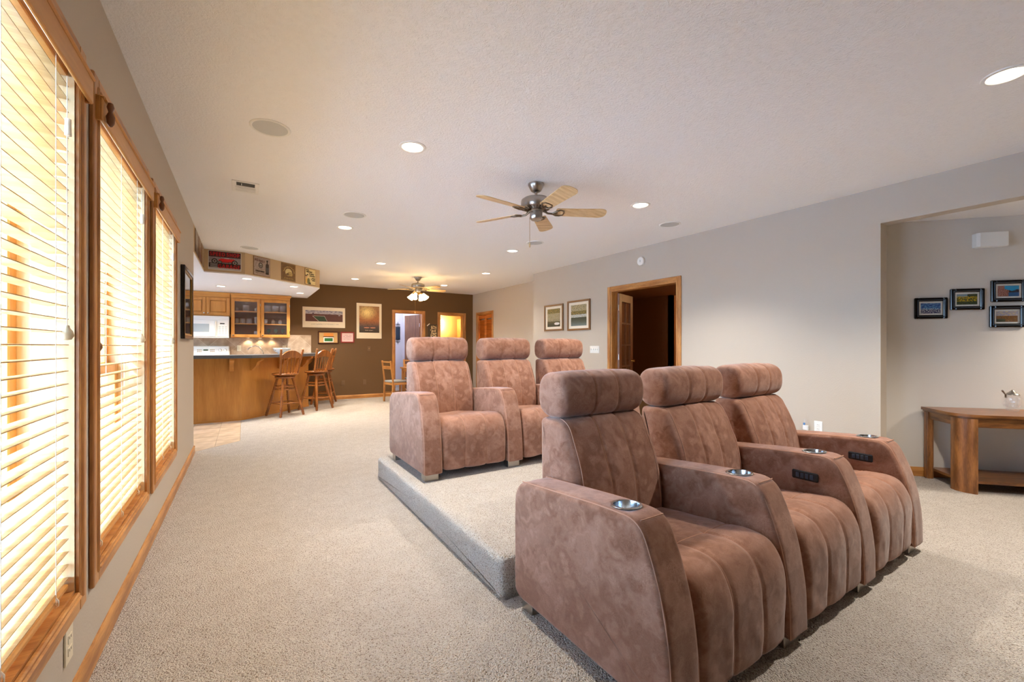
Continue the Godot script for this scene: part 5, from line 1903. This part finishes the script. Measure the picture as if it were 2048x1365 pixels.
# ---------------------------------------------------------------- right wall
func build_right_wall() -> void:
	door_casing("door_6", P(RW, 3.54), Vector3(0, 0, -1), Vector3(-1, 0, 0), 1.31, 2.11, 0.13, "wide oak-cased doorway in the pale right wall")
	# dark room beyond
	var mb := MB.new()
	rbox(mb, 7.7, 7.8, 6.04, 9.6, -0.1, CH)
	rbox(mb, 7.7, 9.1, 6.04, 6.12, -0.1, CH)
	rbox(mb, 9.0, 9.1, 2.5, 6.04, -0.1, CH)
	rbox(mb, RW + 0.13, 9.1, 2.4, 2.5, -0.1, CH)
	rbox(mb, RW2 + 0.13, 7.8, 9.5, 9.6, -0.1, CH)
	struct("wall_dark_room", mb, M.paint_dark, "dark brown walls of the unlit room beyond the doorway", "wall")
	mb = MB.new()
	rbox(mb, RW + 0.13, 9.1, 2.5, 6.72, 2.3, 2.4)
	rbox(mb, RW2 + 0.13, 9.1, 6.72, 9.6, 2.3, 2.4)
	struct("ceiling_dark_room", mb, M.paint_dark, "low ceiling of the unlit room", "ceiling")
	mb = MB.new()
	rbox(mb, 8.2, 9.1, 2.4, 9.6, -0.12, 0.0)
	struct("floor_dark_room", mb, M.carpet, "carpet of the unlit room", "carpet")
	var gl := thing("ceiling_globe", "dim ceiling lamp inside the unlit brown room, out of view", "ceiling light", P(8.4, 4.0, 2.3))
	mb = MB.new()
	mb.lathe([Vector2(0, -0.1), Vector2(0.08, -0.085), Vector2(0.13, -0.03), Vector2(0.13, 0.0), Vector2(0, 0.0)], Transform3D(), 20)
	part(gl, "lamp_bowl", mb, M.lamp_shade_glow)
	var dl := OmniLight3D.new()
	dl.name = "light"
	dl.light_color = Color(1.0, 0.8, 0.55)
	dl.light_energy = 0.6
	dl.omni_range = 20.0
	dl.omni_attenuation = 2.0
	dl.light_size = 0.06
	dl.shadow_enabled = true
	gl.add_child(dl, true)
	dl.position = Vector3(0, -0.05, 0)
	# glazed door leaf, swung in
	var leaf := Node3D.new()
	leaf.name = "door_7"
	add_child(leaf)
	leaf.set_meta("kind", "structure")
	leaf.set_meta("label", "narrow glazed french door leaf standing open into the dark room")
	leaf.set_meta("category", "door")
	leaf.position = P(RW + 0.125, 4.755)
	leaf.rotation.y = deg_to_rad(23)
	mb = MB.new()
	for x in [0.05, 0.53]:
		mb.box(Vector3(x, 1.015, 0), Vector3(0.1, 2.01, 0.035), 0.003)
	mb.box(Vector3(0.29, 1.96, 0), Vector3(0.38, 0.12, 0.035), 0.003)
	mb.box(Vector3(0.29, 0.12, 0), Vector3(0.38, 0.22, 0.035), 0.003)
	part(leaf, "leaf_frame", mb, M.door_wood)
	part(leaf, "muntin", one_box(Vector3(0.29, 1.065, 0), Vector3(0.022, 1.67, 0.03), 0.006), M.door_wood)
	for k in 4:
		part(leaf, "muntin", one_box(Vector3(0.29, 0.565 + k * 0.334, 0), Vector3(0.38, 0.022, 0.03), 0.006), M.door_wood)
	for i in 2:
		for k in 5:
			part(leaf, "pane", one_box(Vector3(0.195 + i * 0.19, 0.398 + k * 0.334, 0), Vector3(0.168, 0.312, 0.004)), M.pane_glass)
	mb = MB.new()
	mb.lathe([Vector2(0, 0.05), Vector2(0.02, 0.048), Vector2(0.025, 0.035), Vector2(0.01, 0.02), Vector2(0.02, 0.0), Vector2(0, 0.0)], Transform3D(Basis(Vector3(1, 0, 0), Vector3(0, 0, 1), Vector3(0, -1, 0)), Vector3(0.53, 0.98, 0.0175)), 14)
	part(leaf, "door_knob", mb, M.brass)
	for y in [0.3, 1.05, 1.8]:
		part(leaf, "hinge", one_box(Vector3(-0.008, y, 0.012), Vector3(0.022, 0.095, 0.016), 0.003), M.chrome)
	# two framed prints
	var nz := noise(0.05, 99, 4)
	var art := func(seed_: int, mode: int) -> ImageTexture:
		return img(96, 120, func(x, y):
			var k: float = nz.get_noise_2d(x * 2.0 + seed_, y * 2.0)
			var f: float = nz.get_noise_2d(x * 6.0 + seed_, y * 6.0)
			var t: float = y / 120.0
			var c := rgb8(92, 92, 46).lerp(rgb8(150, 124, 62), clampf(0.5 + k * 1.5, 0, 1))
			if mode == 0:
				c = c.lerp(rgb8(54, 56, 38), clampf((t - 0.55) * 3.0, 0, 1))
				if f > 0.12 and t > 0.25 and t < 0.7: c = rgb8(222, 216, 204)
				if Vector2((x - 72) / 20.0, (y - 100) / 9.0).length() < 1.0: c = rgb8(226, 226, 224)
			else:
				if t > 0.45 and t < 0.6 and f > -0.1: c = rgb8(206, 216, 220)
				elif t >= 0.6: c = rgb8(58, 66, 48).lerp(rgb8(122, 142, 154), clampf((t - 0.75) * 3.0 + f, 0, 1))
				elif t < 0.3 and f > 0.1: c = rgb8(216, 206, 186)
			return c)
	for q in [[6.2, 0.55, 0.47, 1.722, "smaller oak-framed nature print, left of a pair on the right wall", 0], [5.52, 0.57, 0.5, 1.727, "larger oak-framed water print, right of a pair on the right wall", 1]]:
		var o := thing("framed_print", q[4], "picture", P(RW - 0.001, q[0], q[3]), 0.0, "pair of oak-framed nature prints")
		o.transform = facing(P(RW - 0.001, q[0], q[3]), Vector3(-1, 0, 0))
		part(o, "frame", frame_bars(q[1], q[2], 0.03, 0.025, Transform3D()), M.picture_wood)
		part(o, "mat_board", one_box(Vector3(0, 0, 0.005), Vector3(q[1] - 0.05, q[2] - 0.05, 0.006)), M.cream_card)
		print_card(o, "print", q[1] - 0.18, q[2] - 0.15, Transform3D(Basis(), Vector3(0, 0, 0.0105)), art.call(int(q[0] * 90), q[5]))
	# four-gang switch
	var sw := thing("switch_plate", "white four-gang switch plate beside the wide doorway", "switch", P(RW, 5.143, 1.16))
	sw.transform = facing(P(RW, 5.143, 1.16), Vector3(-1, 0, 0))
	part(sw, "plate", one_box(Vector3(0, 0, 0.003), Vector3(0.21, 0.114, 0.006), 0.002), M.white_plastic)
	for k in 4:
		part(sw, "toggle", one_box(Vector3(-0.069 + 0.046 * k, 0.004, 0.01), Vector3(0.01, 0.026, 0.014), 0.003, Basis(Vector3.RIGHT, 0.4)), M.white_plastic)
	# smoke alarm over the door
	var sa := thing("smoke_alarm", "small white round alarm high above the wide doorway", "alarm", P(RW, 4.193, 2.4))
	sa.transform = facing(P(RW, 4.193, 2.4), Vector3(-1, 0, 0))
	mb = MB.new()
	mb.lathe([Vector2(0, 0.035), Vector2(0.04, 0.034), Vector2(0.058, 0.024), Vector2(0.064, 0.0), Vector2(0, 0.0)], Transform3D(Basis(Vector3(1, 0, 0), Vector3(0, 0, 1), Vector3(0, -1, 0)), Vector3.ZERO), 24)
	part(sa, "cover", mb, M.white_plastic)
	part(sa, "test_button", one_box(Vector3(0.005, 0, 0.036), Vector3(0.014, 0.03, 0.004), 0.001), M.speaker_cloth)
	# outlet and plug-in air freshener behind the front recliners
	outlet(P(RW, 2.0, 0.43), Vector3(-1, 0, 0), "white outlet on the right wall just above the front recliner arm", M.white_plastic)
	var af := thing("air_freshener", "small clear plug-in bottle with blue label low on the right wall", "air freshener", P(RW, 2.105, 0.455))
	af.transform = facing(P(RW, 2.105, 0.43), Vector3(-1, 0, 0))
	part(af, "plug_base", one_box(Vector3(0, -0.02, 0.015), Vector3(0.05, 0.05, 0.03), 0.006), M.white_plastic)
	mb = MB.new()
	mb.lathe([Vector2(0, 0), Vector2(0.02, 0), Vector2(0.022, 0.035), Vector2(0.018, 0.055), Vector2(0.008, 0.062), Vector2(0.008, 0.072), Vector2(0, 0.072)], Transform3D(Basis(), Vector3(0, 0.006, 0.022)), 14)
	part(af, "bottle", mb, M.clear_glass)
	part(af, "label_band", one_box(Vector3(0, 0.02, 0.0455), Vector3(0.018, 0.022, 0.001)), mat("blue_print", rgb8(80, 130, 190), 0.5))

# ---------------------------------------------------------------- alcove
func build_alcove() -> void:
	var u := Vector3(0.6896, 0, 0.7242)
	var n := Vector3(-0.7242, 0, 0.6896)
	var o0 := P(5.36, 1.44)
	var B := Basis(u, Vector3.UP, n)
	var W := func(s: float, y: float, out := 0.0) -> Vector3:
		return o0 + u * s + n * out + Vector3(0, y, 0)
	var mb := MB.new()
	mb.box(W.call(1.35, 1.2, -0.05), Vector3(4.2, 2.64, 0.1), 0.0, B)
	struct("wall_alcove", mb, M.paint_grey, "grey-beige angled wall of the alcove with small pictures", "wall")
	mb = MB.new()
	rbox(mb, 7.65, 7.8, BK, -0.6, -0.12, CH)
	struct("wall_alcove_end", mb, M.paint_grey, "end wall of the alcove outside the view", "wall")
	mb = MB.new()
	rbox(mb, RW + 0.13, 8.2, BK, 2.4, 2.38, 2.48)
	struct("ceiling_alcove", mb, M.ceiling_white, "lower white ceiling of the alcove", "ceiling")
	mb = MB.new()
	mb.prism(PackedVector2Array([Vector2(0, 0), Vector2(0.013, 0), Vector2(0.013, 0.07), Vector2(0.006, 0.085), Vector2(0, 0.085)]), -0.7, 3.3, Transform3D(Basis(n, Vector3.UP, u) if false else Basis(n, Vector3.UP, -u), o0 + u * 2.6))
	struct("baseboard_alcove", mb, M.oak_level, "oak baseboard along the angled alcove wall", "baseboard")
	var nz := noise(0.05, 103, 4)
	var art := func(k: int) -> ImageTexture:
		return img(96, 60, func(x, y):
			var a: float = nz.get_noise_2d(x * 1.2 + k * 300, y * 1.8)
			var f: float = nz.get_noise_2d(x * 3.0 + k * 300, y * 3.6)
			var t: float = y / 60.0
			if k == 0:
				var c := rgb8(24, 70, 140).lerp(rgb8(96, 150, 200), clampf(0.5 + a * 1.6, 0, 1))
				if t > 0.6: c = rgb8(14, 24, 84)
				if t > 0.5 and f > 0.12: c = rgb8(236, 238, 226)
				return c
			if k == 1:
				var c := rgb8(40, 62, 34).lerp(rgb8(66, 84, 56), clampf(0.5 + f * 2.0, 0, 1))
				if t < 0.3 and x < 50: c = rgb8(130, 156, 170)
				if t > 0.2 and t < 0.7 and a + f > -0.05: c = rgb8(206, 170, 30)
				return c
			if k == 2:
				var c := rgb8(120, 70, 54).lerp(rgb8(180, 130, 120), clampf(0.5 + f * 2.0, 0, 1))
				if t < 0.5 - 0.25 * absf(x - 66) / 40.0 + 0.1 * a and x > 30: c = rgb8(26, 156, 206)
				elif t > 0.62 and x > 48: c = rgb8(24, 96, 160)
				elif x > 50 and t > 0.35: c = rgb8(26, 34, 52)
				return c
			var c := rgb8(150, 96, 36).lerp(rgb8(92, 64, 34), clampf(0.5 + f * 2.0, 0, 1))
			if t < 0.42: c = rgb8(148, 150, 190).lerp(rgb8(210, 190, 150), clampf(0.5 + a, 0, 1))
			elif x < 40 and t > 0.7: c = rgb8(62, 66, 40)
			return c)
	var shown := [[0.083, 1.564, "black-framed photo of white flowers on blue water"], [0.356, 1.640, "black-framed photo of yellow wildflowers on the alcove wall"], [0.655, 1.706, "black-framed photo of a lake under bright blue sky"], [0.645, 1.478, "black-framed photo of a golden hillside, lowest of the group"]]
	for k in 4:
		var q: Array = shown[k]
		var o := thing("framed_photo", q[2], "picture", W.call(q[0], q[1], 0.001), 0.0, "four black-framed photos on the alcove wall")
		o.transform = Transform3D(B, W.call(q[0], q[1], 0.001))
		var w := 0.252
		var h := 0.195
		part(o, "frame", frame_bars(w, h, 0.034, 0.024, Transform3D(), 0.006), M.black_lacquer)
		part(o, "inner_bead", frame_bars(w - 0.034, h - 0.034, 0.008, 0.028, Transform3D(), 0.003), M.frame_groove)
		part(o, "mat_board", one_box(Vector3(0, 0, 0.006), Vector3(w - 0.05, h - 0.05, 0.006)), M.white_card)
		print_card(o, "photo", w - 0.1, h - 0.1, Transform3D(Basis(), Vector3(0, 0, 0.011)), art.call(k), 0.25)
		part(o, "glass", one_box(Vector3(0, 0, 0.016), Vector3(w - 0.066, h - 0.066, 0.002)), M.pane_glass)
	var al := thing("recessed_light", "recessed downlight in the alcove ceiling, out of view", "ceiling light", P(6.1, -0.3, 2.38))
	mb = MB.new()
	mb.lathe([Vector2(0.07, -0.003), Vector2(0.074, -0.007), Vector2(0.09, -0.005), Vector2(0.093, 0.0), Vector2(0.07, 0.0), Vector2(0.07, -0.003)], Transform3D(), 28)
	part(al, "trim_ring", mb, M.white_plastic)
	mb = MB.new()
	mb.lathe([Vector2(0, -0.0015), Vector2(0.07, -0.0015), Vector2(0.07, 0.0), Vector2(0, 0.0)], Transform3D(), 28)
	part(al, "lamp_disc", mb, M.lamp_white)
	spot(al, Vector3(0, -0.015, 0), Color(1.0, 0.95, 0.88), 2.4)
	# white emergency unit
	var em := thing("chime_box", "plain white plastic box high on the alcove wall", "door chime", W.call(0.515, 2.166))
	em.transform = Transform3D(B, W.call(0.515, 2.166, 0.0))
	mb = MB.new()
	mb.prism(PackedVector2Array([Vector2(-0.115, 0.0), Vector2(0.115, 0.0), Vector2(0.115, 0.05), Vector2(0.1, 0.075), Vector2(-0.1, 0.075), Vector2(-0.115, 0.05)]), -0.062, 0.062, Transform3D(Basis(Vector3(1, 0, 0), Vector3(0, 0, 1), Vector3(0, -1, 0)), Vector3.ZERO))
	part(em, "cover", mb, M.white_plastic)
	part(em, "lower_lip", one_box(Vector3(0, -0.063, 0.035), Vector3(0.2, 0.006, 0.06), 0.002), M.white_plastic)
	# console table
	var t := thing("console_table", "dark oak console table with a low shelf against the alcove wall", "table", o0)
	t.transform = Transform3D(B, W.call(0.0, 0.0, 0.02))
	var L := 1.3
	var top := rounded([Vector2(0.0, 0.0), Vector2(L, 0.0), Vector2(L, 0.40), Vector2(L - 0.1, 0.5), Vector2(0.1, 0.5), Vector2(0.0, 0.40)], [0.01, 0.01, 0.08, 0.08, 0.08, 0.08], 5)
	var flat := Transform3D(Basis(Vector3(1, 0, 0), Vector3(0, 0, 1), Vector3(0, -1, 0)), Vector3.ZERO)
	mb = MB.new()
	mb.prism(top, -0.652, -0.628, flat)
	var small := PackedVector2Array()
	for p in top:
		small.append((p - Vector2(L / 2, 0.25)) * Vector2(0.985, 0.965) + Vector2(L / 2, 0.25))
	mb.prism(small, -0.628, -0.615, flat)
	part(t, "tabletop", mb, M.console_wood)
	mb = MB.new()
	mb.box(Vector3(L / 2, 0.58, 0.455), Vector3(L - 0.26, 0.07, 0.022), 0.004)
	part(t, "front_apron", mb, M.console_wood)
	for x in [0.045, L - 0.045]:
		part(t, "side_apron", one_box(Vector3(x, 0.58, 0.2), Vector3(0.022, 0.07, 0.32), 0.004), M.console_wood)
		part(t, "back_leg", one_box(Vector3(x, 0.307, 0.035), Vector3(0.05, 0.614, 0.05), 0.005), M.console_wood_upright)
	for s in [0, 1]:
		var leg := rounded([Vector2(0.03, 0.33), Vector2(0.03, 0.40), Vector2(0.075, 0.455), Vector2(0.09, 0.462), Vector2(0.105, 0.478), Vector2(0.132, 0.478), Vector2(0.132, 0.45), Vector2(0.11, 0.44), Vector2(0.06, 0.39), Vector2(0.058, 0.33)], [0.006, 0.04, 0.01, 0.008, 0.02, 0.006, 0.006, 0.03, 0.03, 0.004], 4)
		if s:
			for i in leg.size():
				leg[i].x = L - leg[i].x
		mb = MB.new()
		mb.prism(leg, -0.615, 0.0, flat)
		part(t, "front_leg", mb, M.console_wood_upright)
	mb = MB.new()
	mb.prism(rounded([Vector2(0.06, 0.02), Vector2(L - 0.06, 0.02), Vector2(L - 0.06, 0.38), Vector2(L - 0.12, 0.435), Vector2(0.12, 0.435), Vector2(0.06, 0.38)], [0.01, 0.01, 0.04, 0.04, 0.04, 0.04], 4), -0.1, -0.078, flat)
	part(t, "shelf", mb, M.console_wood)
	# stein
	var st := thing("beer_stein", "clear glass beer stein with a pewter lid on the console table", "stein", W.call(0.6, 0.652, 0.135))
	st.rotation.y = deg_to_rad(-31.7)
	st.scale = Vector3(0.86, 1.0, 0.86)
	mb = MB.new()
	mb.lathe([Vector2(0, 0), Vector2(0.046, 0), Vector2(0.049, 0.012), Vector2(0.043, 0.022), Vector2(0.058, 0.05), Vector2(0.062, 0.09), Vector2(0.058, 0.125), Vector2(0.052, 0.137), Vector2(0.046, 0.137), Vector2(0.052, 0.12), Vector2(0.056, 0.09), Vector2(0.052, 0.052), Vector2(0.04, 0.028), Vector2(0, 0.024)], Transform3D(), 16)
	part(st, "glass_body", mb, M.clear_glass)
	for y in [0.045, 0.075, 0.105]:
		for k in 8:
			var a := TAU * k / 8
			mb = MB.new()
			mb.lathe([Vector2(0, 0.006), Vector2(0.012, 0.002), Vector2(0.013, 0), Vector2(0, -0.002)], Transform3D(Basis(Vector3.UP, -a) * Basis(Vector3(0, 0, 1), -PI / 2), Vector3(cos(a) * 0.058, y, sin(a) * 0.058)), 8)
			part(st, "cut_boss", mb, M.clear_glass)
	mb = MB.new()
	mb.lathe([Vector2(0, 0.182), Vector2(0.008, 0.18), Vector2(0.012, 0.172), Vector2(0.02, 0.168), Vector2(0.028, 0.158), Vector2(0.04, 0.152), Vector2(0.056, 0.141), Vector2(0.057, 0.137), Vector2(0, 0.137)], Transform3D(), 22)
	part(st, "pewter_lid", mb, M.nickel)
	mb = MB.new()
	mb.tube([Vector3(-0.054, 0.118, 0), Vector3(-0.085, 0.118, 0), Vector3(-0.105, 0.095, 0), Vector3(-0.098, 0.065, 0), Vector3(-0.075, 0.045, 0), Vector3(-0.05, 0.04, 0)], [0.007], 8)
	part(st, "handle", mb, M.clear_glass)
	mb = MB.new()
	mb.tube([Vector3(-0.05, 0.14, 0), Vector3(-0.075, 0.145, 0), Vector3(-0.105, 0.175, 0)], [0.005, 0.006, 0.008], 8)
	part(st, "thumb_lever", mb, M.nickel)
	mb = MB.new()
	mb.box(Vector3(-0.07, 0.128, 0), Vector3(0.01, 0.03, 0.012), 0.002)
	part(st, "hinge", mb, M.bracket_metal)
